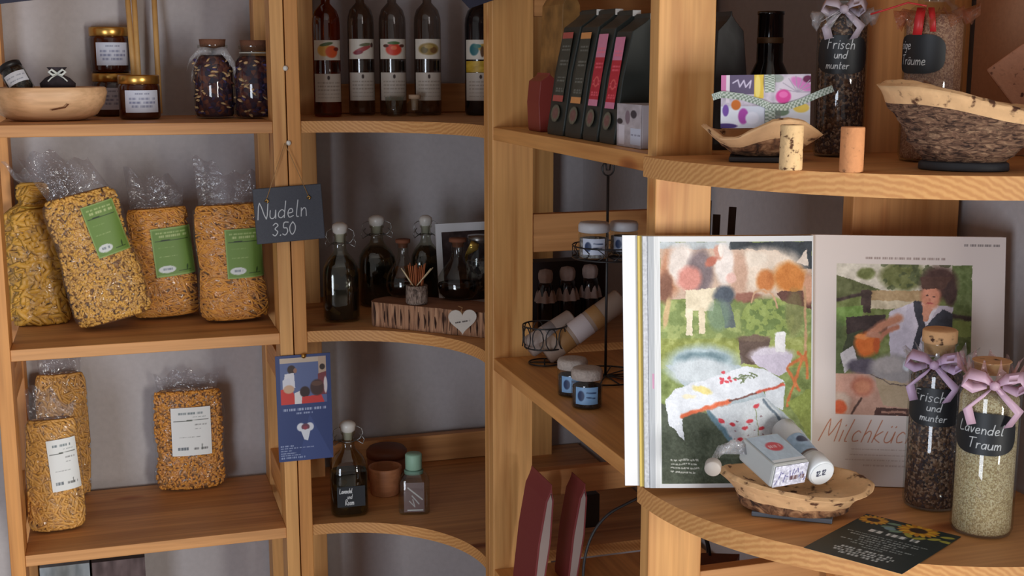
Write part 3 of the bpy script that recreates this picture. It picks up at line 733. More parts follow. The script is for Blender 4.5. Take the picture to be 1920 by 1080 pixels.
for k, (dx, dz) in enumerate(((-1.3, -.20), (-1.1, -.34), (1.1, -.28), (.9, -.15), (-.9, -.05))):
    m.ribbon([(0, -r * .7, h * .84), (dx * r * .5, -r * 1.05, h * .86), (dx * r * .9, -r * 1.02, h * (.84 + dz * .6)), (dx * r * .95, -r * .95, h * (.84 + dz))], (0.002, 0, .006))
m.build('bow', CELLO2, t)
flower_jar(442, 519, 223, 76, 'jar of dried flowers beside the wooden post, right of the pair', 37)

# --- sign, leaflet, pins on the post
yp = 2.1995
sg = onY(542, 401, yp - .006)
t = thing('slate_sign', 'small slate price sign reading Nudeln 3.50 hanging from the post', 'sign', sg, rot=(0, math.radians(-3.0), 0))
# rectangle 122 x 104 px
sw, sh = 122 * depth(sg) / FPX / .955, 104 * depth(sg) / FPX
MB().box((-sw / 2, -.0022, -sh / 2), (sw / 2, .0022, sh / 2)).build('slate_plate', SLATE, t, bevel=.0006)
def f(U, V):
    p = Paint(U * sw, V * sh, (74, 76, 84)); p.grain(14, 900 , 3); k = sw / 122
    write(p, 'Nudeln', 4 * k, 44 * k, 30 * k, 1.1 * k, (214, 216, 218), slant=.12, rot=0)
    write(p, '3.50', 28 * k, 12 * k, 23 * k, 1.2 * k, (214, 216, 218), slant=.12)
    return p.C
sheet('chalk_writing', 250, 210, flat(sw * .98, sh * .98, -.0026, z0=-sh * .49), f, printed('chalk_print', .75), t)
for hx in (-.31, .30):
    m = MB(); m.tube([(hx * sw - .003, -.004, sh * .26), (hx * sw, -.0055, sh * .30), (hx * sw + .003, -.004, sh * .27), (hx * sw, -.0045, sh * .235)], .0016, 6); m.build('twine_knot', BRASS, t)
nz = onY(541, 268, yp - .007) - np.array(sg)
for hx, nm in ((-.31, 'a'), (.30, 'b')):
    MB().tube([(hx * sw, -.0035, sh * .30), (hx * sw * .5 + nz[0] * .5, -.003, (sh * .30 + nz[2]) / 2), (nz[0], -.002, nz[2])], .0007, 5).build('hanging_string', TWINE, t)
def pin(px, py, label, col, y=yp):
    p = onY(px, py, y)
    m = MB(); m.lathe([(.0042, 0), (.0046, .002), (.0030, .0045), (.0001, .0055)], 18, M=Matrix.Rotation(math.radians(90), 4, 'X'))
    tag(m.build('pin', col, None, p), label, 'pin')
pin(535, 128, 'white round pin in the post above the slate sign', CERAMIC)
pin(541, 268, 'small pin in the post that carries the slate sign', CERAMIC)
lf = onY(571, 764, yp - .003)
k = depth(lf) / FPX; lw_, lh_ = 97 * k / .95, 204 * k
t = thing('leaflet', 'narrow navy leaflet with a colour photo pinned to the post', 'leaflet', lf, rot=(0, math.radians(-.3), 0))
MB().box((-lw_ / 2, -.0006, -lh_ / 2), (lw_ / 2, .0006, lh_ / 2)).build('card', plain('navy_card', (42, 58, 104), .5), t)
def f(U, V):      # zoom frame: x 1283..1525, y 55..560
    X = 1283 + U * 242; Y = 560 - V * 505; p = Paint(X, Y, (48, 66, 118))
    p.poly([(1425, 340), (1525, 560), (1370, 560)], (66, 84, 140), .6)
    p.rect(1302, 68, 1505, 288, (92, 106, 150)); p.rect(1302, 68, 1505, 92, (196, 178, 160)); p.rect(1470, 68, 1505, 180, (186, 160, 140))
    p.ell(1352, 122, 18, 20, (52, 34, 34)); p.poly([(1322, 142), (1362, 138), (1366, 210), (1312, 210)], (222, 220, 226)); p.ell(1368, 128, 8, 12, (150, 108, 90))
    p.poly([(1312, 170), (1342, 160), (1350, 240), (1312, 240)], (214, 214, 224))
    p.ell(1488, 118, 12, 14, (48, 30, 30)); p.poly([(1468, 150), (1505, 140), (1505, 250), (1462, 250)], (120, 52, 62)); p.ell(1500, 205, 8, 40, (220, 210, 210))
    p.poly([(1302, 215), (1350, 205), (1372, 288), (1302, 288)], (206, 60, 56)); p.ell(1338, 215, 24, 20, (206, 168, 140))
    p.poly([(1362, 235), (1400, 220), (1410, 288), (1362, 288)], (226, 222, 222)); p.ell(1408, 232, 22, 26, (50, 30, 34)); p.poly([(1395, 255), (1480, 250), (1494, 288), (1392, 288)], (204, 56, 54))
    p.ell(1462, 215, 30, 38, (66, 40, 40)); p.ell(1462, 196, 24, 12, (120, 84, 66), a=.6)
    p.words(1308, 314, 1500, 12, (196, 204, 226), 3); p.words(1366, 332, 1440, 10, (176, 186, 214), 5)
    p.ell(1385, 400, 18, 20, (222, 224, 232)); p.ell(1424, 400, 18, 20, (222, 224, 232)); p.ell(1405, 400, 18, 16, (110, 66, 84)); p.poly([(1382, 410), (1428, 410), (1414, 466), (1398, 460)], (220, 224, 232)); p.ell(1404, 404, 10, 9, (150, 60, 80))
    for i, (e, hh_) in enumerate(((1350, 7), (1440, 6), (1340, 6), (1360, 5), (1380, 5), (1400, 9))): p.words(1292, 486 + i * 11.5, e, hh_, (176, 186, 214), 11 + i)
    return p.C
sheet('printed_face', 150, 300, flat(lw_, lh_, -.0011, z0=-lh_ / 2), f, GPRINT, t)
pin(569, 667, 'brass pin holding the navy leaflet to the post', BRASS, yp - .0045)

# --- corner shelf, top: schnapps bottles
def fruit(kind):
    def f(U, V):
        p = Paint(U, V, (216, 206, 190)); p.grain(8, 9, 2)
        if kind == 0: p.ell(.38, .5, .22, .3, (222, 168, 74)); p.ell(.62, .42, .2, .3, (222, 92, 44)); p.ell(.45, .8, .22, .08, (86, 104, 60), 20); p.ell(.78, .55, .1, .1, (120, 40, 30))
        if kind == 1: p.ell(.5, .48, .36, .10, (170, 74, 74), 32); p.ell(.36, .32, .16, .10, (140, 50, 60), 20); p.ell(.6, .72, .2, .08, (110, 110, 80), 12); p.ell(.85, .7, .06, .12, (90, 60, 50))
        if kind == 2: p.ell(.5, .48, .26, .3, (214, 66, 44)); p.ell(.5, .56, .1, .1, (232, 120, 80)); p.ell(.5, .8, .2, .08, (80, 110, 60)); p.ell(.24, .66, .1, .08, (96, 52, 40)); p.ell(.78, .66, .1, .08, (96, 52, 40))
        if kind == 3: p.ell(.5, .5, .34, .30, (156, 128, 66)); p.ell(.35, .45, .12, .16, (112, 96, 50)); p.ell(.66, .45, .12, .16, (120, 84, 46)); p.ell(.5, .62, .14, .1, (178, 150, 84))
        if kind == 4: p.ell(.3, .5, .14, .3, (40, 104, 110)); p.ell(.62, .6, .2, .2, (186, 150, 66)); p.ell(.55, .4, .06, .28, (96, 66, 40)); p.ell(.4, .68, .12, .1, (60, 120, 110))
        return p.C
    return f
def schnapps(x0, x1, yb, ys, kind, label, glass, dark=False):
    """ys: picture row where the round shoulder starts to fall away"""
    c, wd, hh = spot(x0, x1, yb, ys, Z1)
    r = wd / 2; t = thing('schnapps_bottle', label, 'bottle', (c.x, c.y, Z1 + .0004), facing(c), 'tall fruit schnapps bottles')
    sh_ = hh * .985
    prof = [(r * .4, .004), (r * .94, .001), (r, .005), (r, sh_ * .90), (r * .96, sh_ * .96), (r * .80, sh_ * 1.03), (r * .5, sh_ * 1.075), (r * .33, sh_ * 1.10), (r * .31, sh_ * 1.42), (r * .38, sh_ * 1.425), (r * .38, sh_ * 1.46), (r * .31, sh_ * 1.465)]
    if dark: MB().lathe(prof, 40).build('glass', glass, t)
    else:
        MB().shell(prof, 40).build('glass', glass, t)
    MB().lathe([(r * .28, sh_ * 1.40), (r * .28, sh_ * 1.47), (r * .40, sh_ * 1.47), (r * .40, sh_ * 1.53)], 24).build('stopper', BLACK, t)
    an = 2.3
    o = sheet('fruit_label', 56, 40, wrap(r, an, hh * .545, hh * .735, .1), fruit(kind), PRINT, t); o['label'] = 'upper paper label with painted fruit'
    def low(U, V):
        p = Paint(U, V, (196, 184, 170)); p.ell(.5, .86, .04, .08, (60, 40, 34)); 
        for i in range(5): p.words(.14, .68 - i * .13, .9, .035, (140, 126, 112), 7 + i + kind)
        return p.C
    o = sheet('text_label', 50, 40, wrap(r, an, hh * .145, hh * .415, .1), low, PRINT, t); o['label'] = 'lower paper label with small print'
    if kind == 4:
        sheet('yellow_band', 20, 12, wrap(r, an, hh * .42, hh * .53, .1), lambda U, V: (lambda p: (p.grain(60, 8, 3), p.C)[-1])(Paint(U, V, (196, 158, 46))), PRINT, t)
    else:
        def bnd(U, V):
            p = Paint(U, V, (86, 80, 74)); p.rect(.0, 0, .12, 1, (46, 40, 36)); p.rect(.62, .1, .78, .9, (38, 36, 34)); p.rect(.84, .1, .98, .9, (44, 40, 38)); return p.C
        sheet('back_print', 24, 8, wrap(r * .93, 1.7, hh * .43, hh * .53, .25), bnd, PRINT, t)
        if not dark and kind: pass
    return t
GA = clear('amber_glass', (196, 112, 48), .10, .04, edge=.5); GC = clear('spirit_glass', (196, 188, 182), .09, .04, edge=.6)
GD = plain('black_glass', (24, 20, 22), .12, spec=.7)
schnapps(590, 641, 220, 24, 0, 'amber schnapps bottle with painted apricots, leftmost of the row', GA)
schnapps(655, 704, 217, 22, 1, 'clear schnapps bottle with a long red fruit on its label', GC)
schnapps(713, 763, 217, 22, 2, 'clear schnapps bottle with a round red fruit on its label', GC)
schnapps(778, 828, 217, 22, 3, 'clear schnapps bottle with brown fruits on its label', GC)
schnapps(872, 926, 217, 24, 4, 'dark bottle with blue and yellow label beside the tall post', GD, True)
cb = spot(566, 606, 212, 20, Z1, .9)
t = thing('bottle_carton', 'grey carton standing behind the amber schnapps bottle', 'box', (cb[0].x + .006, cb[0].y + .05, Z1 + .0005), 0)
MB().box((-.018, -.02, 0), (.026, .02, cb[2] * .97)).build('carton_body', plain('carton_grey', (150, 140, 138), .7, var=.06, bscale=30), t, bevel=.001)
MB().box((-.019, -.021, cb[2] * .93), (.027, .021, cb[2] * 1.02)).build('lid', plain('carton_dark', (48, 34, 30), .7), t)
MB().box((-.004, -.0206, cb[2] * .50), (.010, -.0201, cb[2] * .58)).build('dark_patch', plain('patch_black', (26, 24, 30), .6), t)
# shot glass and cork-stoppered vial
t, r, h = cyl(722, 758, 219, 182, Z1, 'shot_glass', 'small empty glass in front of the red-fruit bottle', 'glass')
MB().lathe([(r * .7, 0), (r * .8, .002), (r * .82, h * .28), (r, h), (r * .93, h), (r * .74, h * .3), (.0001, h * .26)], 30).build('glass_body', GLASS, t)
t, r, h = cyl(760, 796, 219, 178, Z1, 'cork_vial', 'little glass vial with a pale cork in front of the schnapps bottles', 'bottle')
MB().shell([(r * .3, .001), (r * .75, .001), (r * .8, h * .05), (r * .8, h * .6), (r * .45, h * .74), (r * .42, h * .82)], 26).build('glass', GLASS, t)
MB().lathe([(r * .34, h * .28), (r * .38, h * .8), (r * .62, h * .82), (r * .62, h)], 22).build('cork', plain('cork_pale', (206, 178, 148), .85, bump=.3), t)

# --- swing-top bottles
OIL = grains('dark_oil_herbs', [(16, 14, 12), (24, 20, 14), (34, 26, 16), (20, 18, 14), (52, 38, 18)], 70, .15, .4)
def swing_bottle(x0, x1, yb, yt, Z, label, fill=.66, contents=None, chalk=None, shift=(0, 0, 0), rz=None, group='swing-top bottles'):
    c, wd, hh = spot(x0, x1, yb, yt, Z, .85)
    r = wd / 2 * .93; h = hh * .99
    t = thing('swing_top_bottle', label, 'bottle', (c.x + shift[0], c.y + shift[1], Z + .0005 + shift[2]), facing(c) + (.12 if rz is None else rz), group)
    MB().shell([(r * .5, .001), (r * .93, .001), (r, h * .03), (r * 1.0, h * .46), (r * .95, h * .54), (r * .74, h * .62), (r * .42, h * .69), (r * .33, h * .73), (r * .31, h * .86), (r * .38, h * .865), (r * .38, h * .885)], 44, n=3.2, ax=1, ay=.85).build('glass', clear('bottle_glass', (226, 228, 216), .08, .03, edge=.6), t)
    prof = [(r * .90, .005), (r * .955, h * .04), (r * .955, h * .46)]
    if fill > .5: prof += [(r * .90, h * .54), (r * .68, h * .61), (r * .36, h * fill)]
    MB().lathe(prof, 44, n=3.2, ax=1, ay=.85).build('contents', contents or OIL, t)
    MB().lathe([(r * .22, h * .80), (r * .26, h * .88), (r * .40, h * .90), (r * .44, h * .955), (r * .40, h * .975), (r * .2, h)], 24).build('ceramic_stopper', CERAMIC, t)
    m = MB()
    for sx in (-1, 1):
        m.tube([(sx * r * .33, 0, h * .775), (sx * r * .62, -.002, h * .80), (sx * r * .80, -.003, h * .86), (sx * r * .74, -.002, h * .91), (sx * r * .50, 0, h * .935), (sx * r * .42, 0, h * .93)], .0010, 6)
        m.tube([(sx * r * .34, 0, h * .80), (sx * r * .78, -.006, h * .75), (sx * r * .86, -.006, h * .80), (sx * r * .6, -.003, h * .86)], .0010, 6)
    m.tube([(r * .34 * math.cos(a), r * .34 * math.sin(a), h * .785) for a in [i * math.pi / 10 for i in range(21)]], .0010, 6)
    m.build('wire_clasp', STEEL, t)
    if chalk:
        W_, H_ = r * 1.5, h * .22
        def f(U, V):
            p = Paint(U * 100, V * 60, (34, 38, 44)); write(p, chalk[0], 8, 41, 13, 1.6, (226, 228, 228), slant=.1, gap=.12); write(p, chalk[1], 36, 24, 12, 1.4, (214, 216, 216)); write(p, chalk[2], 28, 6, 15, 1.7, (228, 230, 230)); return p.C
        sheet('chalk_label', 150, 90, flat(W_, H_, -r * .865, z0=h * .12), f, printed('chalk_label', .55), t)
    return t
swing_bottle(606, 677, 606, 415, Z2, 'dark oil bottle with swing top, front left on the curved shelf')
swing_bottle(672, 746, 577, 402, Z2, 'dark oil bottle with swing top, second from the post')
swing_bottle(770, 830, 574, 402, Z2, 'dark oil bottle with swing top standing behind the cork slab', shift=(0, .0, 0))
swing_bottle(619, 693, 972, 787, Z3, 'swing-top bottle with handwritten black label on the lower curved shelf', fill=.30, contents=OIL, chalk=('Lavendel', 'und', 'Rosm'), group='swing-top bottles')

# bark slab with carafes
fl = onZ(700, 612, Z2); fr = onZ(905, 634, Z2)
ctr = (fl + fr) / 2; ang = math.atan2(fr[1] - fl[1], fr[0] - fl[0]); L = np.linalg.norm(fr - fl)
t = thing('bark_slab', 'thick slab of cork bark lying on the curved shelf as a stand', 'slab', (ctr[0], ctr[1], Z2 + .0005), ang)
hs = 47 * depth(ctr) / FPX
BK = bark('bark_face', (70, 44, 32), (168, 122, 92), (196, 150, 116), (170, 60, 12), .9)
m = MB(); outl = []
ns = 40
for i in range(ns + 1):
    u_ = i / ns; outl.append((-L / 2 + L * u_ - .004 * 0, .0025 * mnoise.noise(Vector((u_ * 9, 0, 1))) ))
outl += [(L / 2 + .02, .03), (L / 2 + .015, .075), (L * .2, .095), (-L * .3, .085), (-L / 2 - .006, .06), (-L / 2 - .014, .03), (-L / 2 - .010, .010)]
m.prism(outl, 0.0, hs, 1, 0)
m.build('slab_body', [BK, wood('slab_top', 0, base=(150, 100, 70), dark=(110, 66, 44), seed=5.5, rough=.7)], t, bevel=.003)
m = MB(); rg = random.Random(8)
for i in range(16):
    x = -L / 2 + L * (i + rg.uniform(.2, .8)) / 16; zt = rg.uniform(.6, .97) * hs
    m.tube([(x, -.0012, rg.uniform(.03, .3) * hs), (x + rg.uniform(-.002, .002), -.0018, zt * .6), (x + rg.uniform(-.002, .002), -.0008, zt)], [.0004, rg.uniform(.0009, .0018), .0004], 5)
m.build('crevices', plain('crevice', (52, 30, 22), .95), t)
ZS = Z2 + hs + .001
def carafe(x0, x1, yb, yt, label):
    c, wd, hh = spot(x0, x1, yb, yt, ZS)
    r = wd / 2; t = thing('glass_carafe', label, 'carafe', (c.x, c.y, ZS + .0004), facing(c), 'round-bellied carafes on the bark slab')
    MB().shell([(r * .3, .001), (r * .72, .001), (r * .94, hh * .09), (r, hh * .22), (r * .93, hh * .38), (r * .66, hh * .54), (r * .38, hh * .66), (r * .30, hh * .76), (r * .30, hh * .93), (r * .38, hh * .965)], 36).build('glass', GLASS, t)
    MB().lathe([(r * .3, .003), (r * .70, .003), (r * .9, hh * .10), (r * .95, hh * .22), (r * .94, hh * .26)], 36).build('syrup', clear('syrup', (112, 66, 58), .1, .05, edge=.4), t)
    MB().lathe([(r * .25, hh * .88), (r * .29, hh * .965), (r * .42, hh * .97), (r * .42, hh * 1.03)], 24).build('cork', plain('cork_dark', (120, 70, 46), .85), t)
carafe(724, 790, 560, 452, 'round-bellied glass carafe behind the toothpick holder')
carafe(820, 898, 566, 450, 'round-bellied glass carafe behind the white wooden heart')
t, r, h = cyl(761, 803, 573, 534, ZS, 'toothpick_holder', 'small bark cup full of toothpicks on the cork slab', 'cup')
MB().lathe([(r * .92, 0), (r, .003), (r * .97, h * .96), (r * .86, h), (r * .80, h * .9), (.0001, h * .88)], 26).build('cup', bark('cup_bark', (80, 66, 58), (140, 118, 104), (180, 160, 146), (300, 300, 90), .8), t)
rg = random.Random(3)
for i in range(34):
    a = rg.uniform(0, 6.28); q = rg.uniform(0, .6) * r; s_ = rg.uniform(.4, 1.0); outer = i >= 30
    k_ = (.55 if not outer else 1.4); ex = ((-1.35, -1.15, 1.25, 1.45)[i - 30] * r) if outer else q * math.cos(a) * (1 + k_)
    o = MB().tube([(q * math.cos(a), q * math.sin(a), h * .80), (ex, q * math.sin(a) * (1 + k_), h * .88 + h * rg.uniform(.95, 1.25))], .0010, 5)
    o.build('toothpick', plain('pick_brown', (176, 98, 56), .7) if not outer else plain('pick_pale', (206, 184, 146), .6), t)
# heart tag
hp = onZ(866, 634, Z2); hp[2] = Z2; hy = hp[1] - .012
pc = onY(867, 605, hy)
t = thing('wooden_heart', 'white wooden heart with dark writing leaning on the bark slab', 'tag', pc, facing(pc) + .1)
hs_ = 53 * depth(pc) / FPX
pts = []
for i in range(48):
    q = 2 * math.pi * i / 48; x = 16 * math.sin(q) ** 3; y = 13 * math.cos(q) - 5 * math.cos(2 * q) - 2 * math.cos(3 * q) - math.cos(4 * q); pts.append((x / 32 * hs_, (y + 3) / 32 * hs_))
MB().prism(pts, -.002, .002, M=Matrix.Rotation(math.radians(90), 4, 'X')).build('heart_plate', plain('heart_white', (206, 196, 184), .7, bump=.2), t)
def f(U, V):
    p = Paint(U * 60, V * 16, (206, 196, 184)); p.words(3, 8, 57, 7, (66, 56, 52), 6, .95); return p.C
sheet('writing', 80, 24, flat(hs_ * .56, hs_ * .13, -.0026, z0=-hs_ * .02), f, PRINT, t, rot=(0, math.radians(-8), 0))
MB().tube([(0, -.001, hs_ * .30), (-.002, 0, hs_ * .42), (.001, .004, hs_ * .52), (-.006, .010, hs_ * .56)], .0007, 5).build('cord', TWINE, t)
# white frame behind and clear jar with gold ribbon
pf = onY(885, 485, 2.33)
t = thing('photo_card', 'white bordered photo card standing behind the carafes', 'card', (pf[0], pf[1], Z2 + .002), 0.0, rot=(math.radians(-8), 0, .10))
kf = depth(pf) / FPX; wf = 128 * kf; hf = onY(885, 420, 2.33)[2] - Z2
MB().box((-wf / 2, 0, 0), (wf / 2, .004, hf)).build('card', PAPER, t)
def f(U, V):
    p = Paint(U * 100, V * 100, (58, 44, 44)); p.grain(60, .12, 3); p.ell(30, 30, 20, 20, (120, 90, 70), a=.5); p.ell(70, 60, 14, 20, (44, 60, 80), a=.6); return p.C
sheet('photo', 60, 80, flat(wf * .84, hf * .82, -.0012, z0=hf * .08), f, PRINT, t)
c, wd, hh = spot(874, 922, 550, 442, ZS - 0.0, 1)
t = thing('ribboned_jar', 'clear jar with gold ribbon half hidden by the tall post', 'jar', (c.x, c.y + .002, ZS + .0006), facing(c))
r = wd / 2
MB().shell([(r * .4, .001), (r, .002), (r, hh * .7), (r * .8, hh * .8), (r * .8, hh * .9)], 30).build('glass', GLASS, t)
MB().lathe([(r * .93, .004), (r * .93, hh * .55)], 30).build('contents', grains('spice_mix', [(60, 50, 50), (120, 112, 110), (150, 140, 130), (40, 36, 40)], 160), t)
m = MB()
for a in range(5): m.ribbon([(0, -r * .9, hh * .82), (-r * (.6 + .1 * a), -r * 1.2, hh * (.9 - .05 * a)), (-r * .9, -r * 1.15, hh * (.74 - .04 * a))], (.0015, .001, .005))
m.build('gold_bow', plain('gold_ribbon', (206, 168, 84), .3, .6), t)
MB().lathe([(r * .82, hh * .88), (r * .84, hh), (.0001, hh * 1.01)], 26).build('lid', STEEL, t)

# --- corner shelf, bottom
t, r, h = cyl(692, 754, 935, 874, Z3, 'clay_pot', 'plain terracotta-coloured cup behind the black-labelled bottle', 'cup')
MB().lathe([(r * .82, 0), (r * .88, .002), (r, h * .9), (r, h), (r * .93, h), (r * .82, h * .1), (.0001, h * .08)], 40).build('pot_body', wood('pot_wood', 0, base=(186, 124, 84), dark=(160, 100, 64), seed=8.8, rough=.55), t)
c, wd, hh = spot(690, 766, 912, 838, Z3, 1)
o = thing('round_wooden_box', 'dark brown round box standing behind the small cup', 'box', (c.x, c.y + .01, Z3 + .0005), facing(c))
MB().lathe([(wd * .46, 0), (wd * .48, .003), (wd * .48, hh * .7)], 36).build('box_body', plain('brown_box', (128, 76, 50), .6, var=.1, bscale=50), o)
MB().lathe([(wd * .5, hh * .69), (wd * .5, hh * .86), (wd * .44, hh * .95), (wd * .2, hh)], 36).build('lid', plain('brown_lid', (112, 64, 42), .55, var=.1, bscale=50), o)
t, r, h = cyl(748, 806, 968, 850, Z3, 'gift_bottle', 'small square clear bottle with mint cap on the lower curved shelf', 'bottle', dr=.8)
MB().shell([(r * .4, .001), (r * .93, .001), (r, h * .03), (r, h * .56), (r * .8, h * .66), (r * .45, h * .73), (r * .42, h * .78)], 40, n=4.5, ay=.7).build('glass', GLASS, t)
MB().lathe([(r * .5, h * .74), (r * .54, h * .75), (r * .54, h * .98), (r * .48, h)], 26).build('cap', plain('mint_cap', (146, 184, 160), .5), t)
MB().lathe([(r * .6, h * .66), (r * .62, h * .72)], 26, ay=.8).build('cap_skirt', plain('mint_cloth', (112, 146, 128), .8), t)
def f(U, V):
    p = Paint(U * 60, V * 80, (138, 112, 112)); p.line([(12, 66), (54, 34)], 2.6, (226, 222, 222)); p.line([(24, 44), (44, 22)], 2.2, (214, 210, 212)); p.line([(16, 30), (32, 14), (26, 34)], 1.8, (214, 210, 212)); p.rect(10, 4, 56, 7, (230, 230, 232)); return p.C
sheet('label', 60, 80, flat(r * 1.3, h * .5, -r * .60, z0=h * .05), f, printed('gift_label', .35), t)
#PART3
# ------------------------------------------------------------------ side unit, top shelf: coffee bags seen edge-on
def yX(px, X, Z):
    """Y on the line (X, ., Z) that shows in picture column px"""
    lo, hi = 0.8, 3.0
    for _ in range(40):
        m_ = (lo + hi) / 2
        if proj((X, m_, Z))[0] > px: lo = m_
        else: hi = m_
    return (lo + hi) / 2
def block_bag(name, label, X, ya, yb_, Z, h, col, th=.055, lean=.165, lab=None, group=None, gus=None, clip=True, cat='bag'):
    """block-bottom bag: front face towards -x, from Y=ya (near) to Y=yb_ (far), leaning back into +x"""
    wd = yb_ - ya; t = thing(name, label, cat, (X, (ya + yb_) / 2, Z + .0006), group=group)
    tl = math.tan(lean); m = MB(); hb = h * .86
    vs = []; fs = []; n = 8
    rows = [(0, 0, th, .96), (.04, -.001, th + .001, 1), (.5, -.003, th + .003, 1), (.86, 0, th * .9, 1), (.93, th * .30, th * .62, 1), (.97, th * .42, th * .50, 1.0), (1.0, th * .43, th * .48, 1.0)]
    for z, a, b, ws in rows:
        w2 = wd / 2 * ws
        e_ = z * h * tl; vs += [(a + e_, -w2, z * h), (a + e_, w2, z * h), (b + e_, w2 , z * h), (b + e_, -w2, z * h)]
    for i in range(len(rows) - 1):
        for k in range(4):
            k2 = (k + 1) % 4; m.v; fs.append((4 * i + k, 4 * i + 4 + k, 4 * i + 4 + k2, 4 * i + k2))
    m.add(vs, fs, 0, False); m.add(vs, [(0, 1, 2, 3), tuple(len(vs) - 4 + k for k in (3, 2, 1, 0))], 0, False)
    if gus: # lighter gusset on the near side
        gs = []
        for z, a, b, ws in rows[:-2]: gs += [(a + .003 + z * h * tl, -wd / 2 * ws - .0006, z * h), (b - .003 + z * h * tl, -wd / 2 * ws - .0006, z * h)]
        m.add(gs, [(2 * i, 2 * i + 1, 2 * i + 3, 2 * i + 2) for i in range(len(rows) - 3)], 1, False)
    m.build('bag_body', [col, gus or col], t, bevel=.0015)
    if clip:
        MB().box((th * .38 + h * tl, -wd / 2 - .003, h * .955), (th * .54 + h * tl, wd / 2 - .001, h * .99)).build('fold_strip', col, t)
        MB().box((th * .36 + h * tl, -wd / 2 - .006, h * .95), (th * .56 + h * tl, -wd / 2 - .003, h * .995)).build('clip', CERAMIC, t)
    if lab:
        def fp(U, V):   # u runs from far (left in view) to near
            return np.stack([-.0042 + h * (.27 + V * .55) * tl, wd / 2 * .62 - U * wd * .62, h * (.27 + V * .55)], 1)
        sheet('label', 40, 120, fp, lab, PRINT, t)
        def fr_(U, V): return np.stack([-.0046 + h * (.10 + V * .15) * tl, wd * .30 - U * wd * .60, h * (.10 + V * .15)], 1)
        def seal(U, V):
            p = Paint(U, V, (70, 72, 60)); p.ell(.5, .5, .42, .44, (104, 100, 84)); p.ell(.5, .5, .3, .3, (120, 84, 78)); p.grain(30, 9, 5); return p.C
        sheet('seal', 24, 24, fr_, seal, PRINT, t, keep=lambda U, V: ((U - .5) ** 2 + (V - .5) ** 2) < .235)
    return t
DGREEN = plain('dark_green_foil', (40, 44, 40), .45, bump=.15, bscale=40)
def lab_a(edge, body=(60, 62, 54), two=False):
    def f(U, V):
        p = Paint(U, V * 4, body)
        p.rect(0, 0, 1, .36, edge); p.rect(0, 3.64 if not two else 2.7, 1, 4, edge)
        for i, y in enumerate((3.2, 3.0, 2.35, 2.15, 1.4, 1.2, .75, .6)):
            p.words(.15, y, .9, .09, tuple(min(255, c + 74) for c in body), 3 + i)
        if two: p.ell(.5, 1.35, .26, .3, (226, 96, 92)); p.ell(.5, 1.35, .18, .2, (186, 42, 58))
        p.grain(14, 3, 4)
        return p.C
    return f
XB = .588
ys = [yX(px, XB, Z1) for px in (1024, 1057, 1090, 1121, 1153)]
labs = [lab_a((176, 84, 76)), lab_a((214, 146, 86)), lab_a((214, 132, 158), (186, 42, 58), True), lab_a((214, 128, 158), (190, 40, 56), True)]
nm = ['dark green tea bag with dull red label ends, leftmost of the four', 'dark green tea bag with orange label ends, second of the four', 'dark tea bag with pink and red label, beside the orange-ended one', 'dark tea bag with pink and red label, beside the small printed carton']
hb = onY(1100, 36, ys[2])[2] - Z1 + .012
for i in range(4):
    block_bag('tea_bag_pack', nm[i], XB, ys[i + 1] + .004, ys[i] - .004, Z1, hb + (.004, .002, -.002, -.008)[i], DGREEN, lab=labs[i], group='dark tea packs on the top side shelf', th=.05)
y0, y1 = yX(1203, XB, Z1), yX(1157, XB, Z1)
t = thing('printed_carton', 'small pale printed carton beside the dark tea packs', 'box', (XB, (y0 + y1) / 2, Z1 + .0005)); hc = onX(1180, 196, XB)[2] - Z1
MB().box((0, -(y1 - y0) / 2, 0), (.06, (y1 - y0) / 2, hc)).build('carton_body', plain('carton_pale', (178, 168, 170), .6), t, bevel=.001)
def f(U, V):
    p = Paint(U * 50, V * 75, (178, 168, 172)); p.grain(50, .12, 6); p.rect(4, 4, 16, 38, (214, 206, 214)); p.ell(6, 44, 6, 5, (50, 44, 50)); p.ell(34, 58, 6, 7, (60, 54, 62)); p.ell(22, 52, 5, 12, (130, 110, 120)); p.rect(28, 6, 48, 34, (196, 200, 216)); p.words(29, 22, 47, 3, (120, 120, 140), 4); return p.C
sheet('print_face', 50, 75, lambda U, V: np.stack([np.full_like(U, -.0006), (y1 - y0) * (.5 - U), V * hc], 1), f, PRINT, t)
ya = yX(1024, .60, Z1); yb2 = yX(1001, .60, Z1)
block_bag('coffee_bag', 'low brownish red bag at the far end of the tea packs', .592, ya + .002, min(yb2, 1.895), Z1, .085, plain('dark_red_foil', (132, 50, 42), .45), clip=False, lean=.0, th=.03)
block_bag('coffee_bag', 'gold patterned foil bag behind the low red bag', .640, 1.79, 1.885, Z1, .215, plain('gold_foil', (134, 96, 50), .5, var=.5, bscale=30), clip=False, lean=.0, th=.03)
block_bag('coffee_bag', 'cream paper bag behind the pink-labelled tea packs', .66, 1.40, 1.47, Z1, .190, plain('cream_bag', (176, 150, 128), .7), clip=False, lean=.03, th=.03)
xa = onY(1346, 60, 1.33)[0]; xb_ = onY(1400, 60, 1.33)[0]
block_bag('coffee_bag', 'black folded bag seen through the near frame behind the soap', xa, 1.33, 1.39, Z1, onY(1372, 22, 1.33)[2] - Z1, plain('black_foil', (30, 26, 27), .4, bump=.2, bscale=40), clip=False, lean=0, th=xb_ - xa)
pw = onY(1436, 300, 1.42)
t = thing('wine_bottle', 'black wine bottle with gold neck band behind the gift-wrapped soap', 'bottle', (pw[0], 1.42, Z1 + .0005)); zt = onY(1436, 22, 1.42)[2] - Z1
MB().lathe([(.026, 0), (.028, .004), (.028, zt * .42), (.026, zt * .50), (.0165, zt * .62), (.0155, zt * .97), (.0165, zt * .975), (.0165, zt)], 36).build('glass', GD, t)
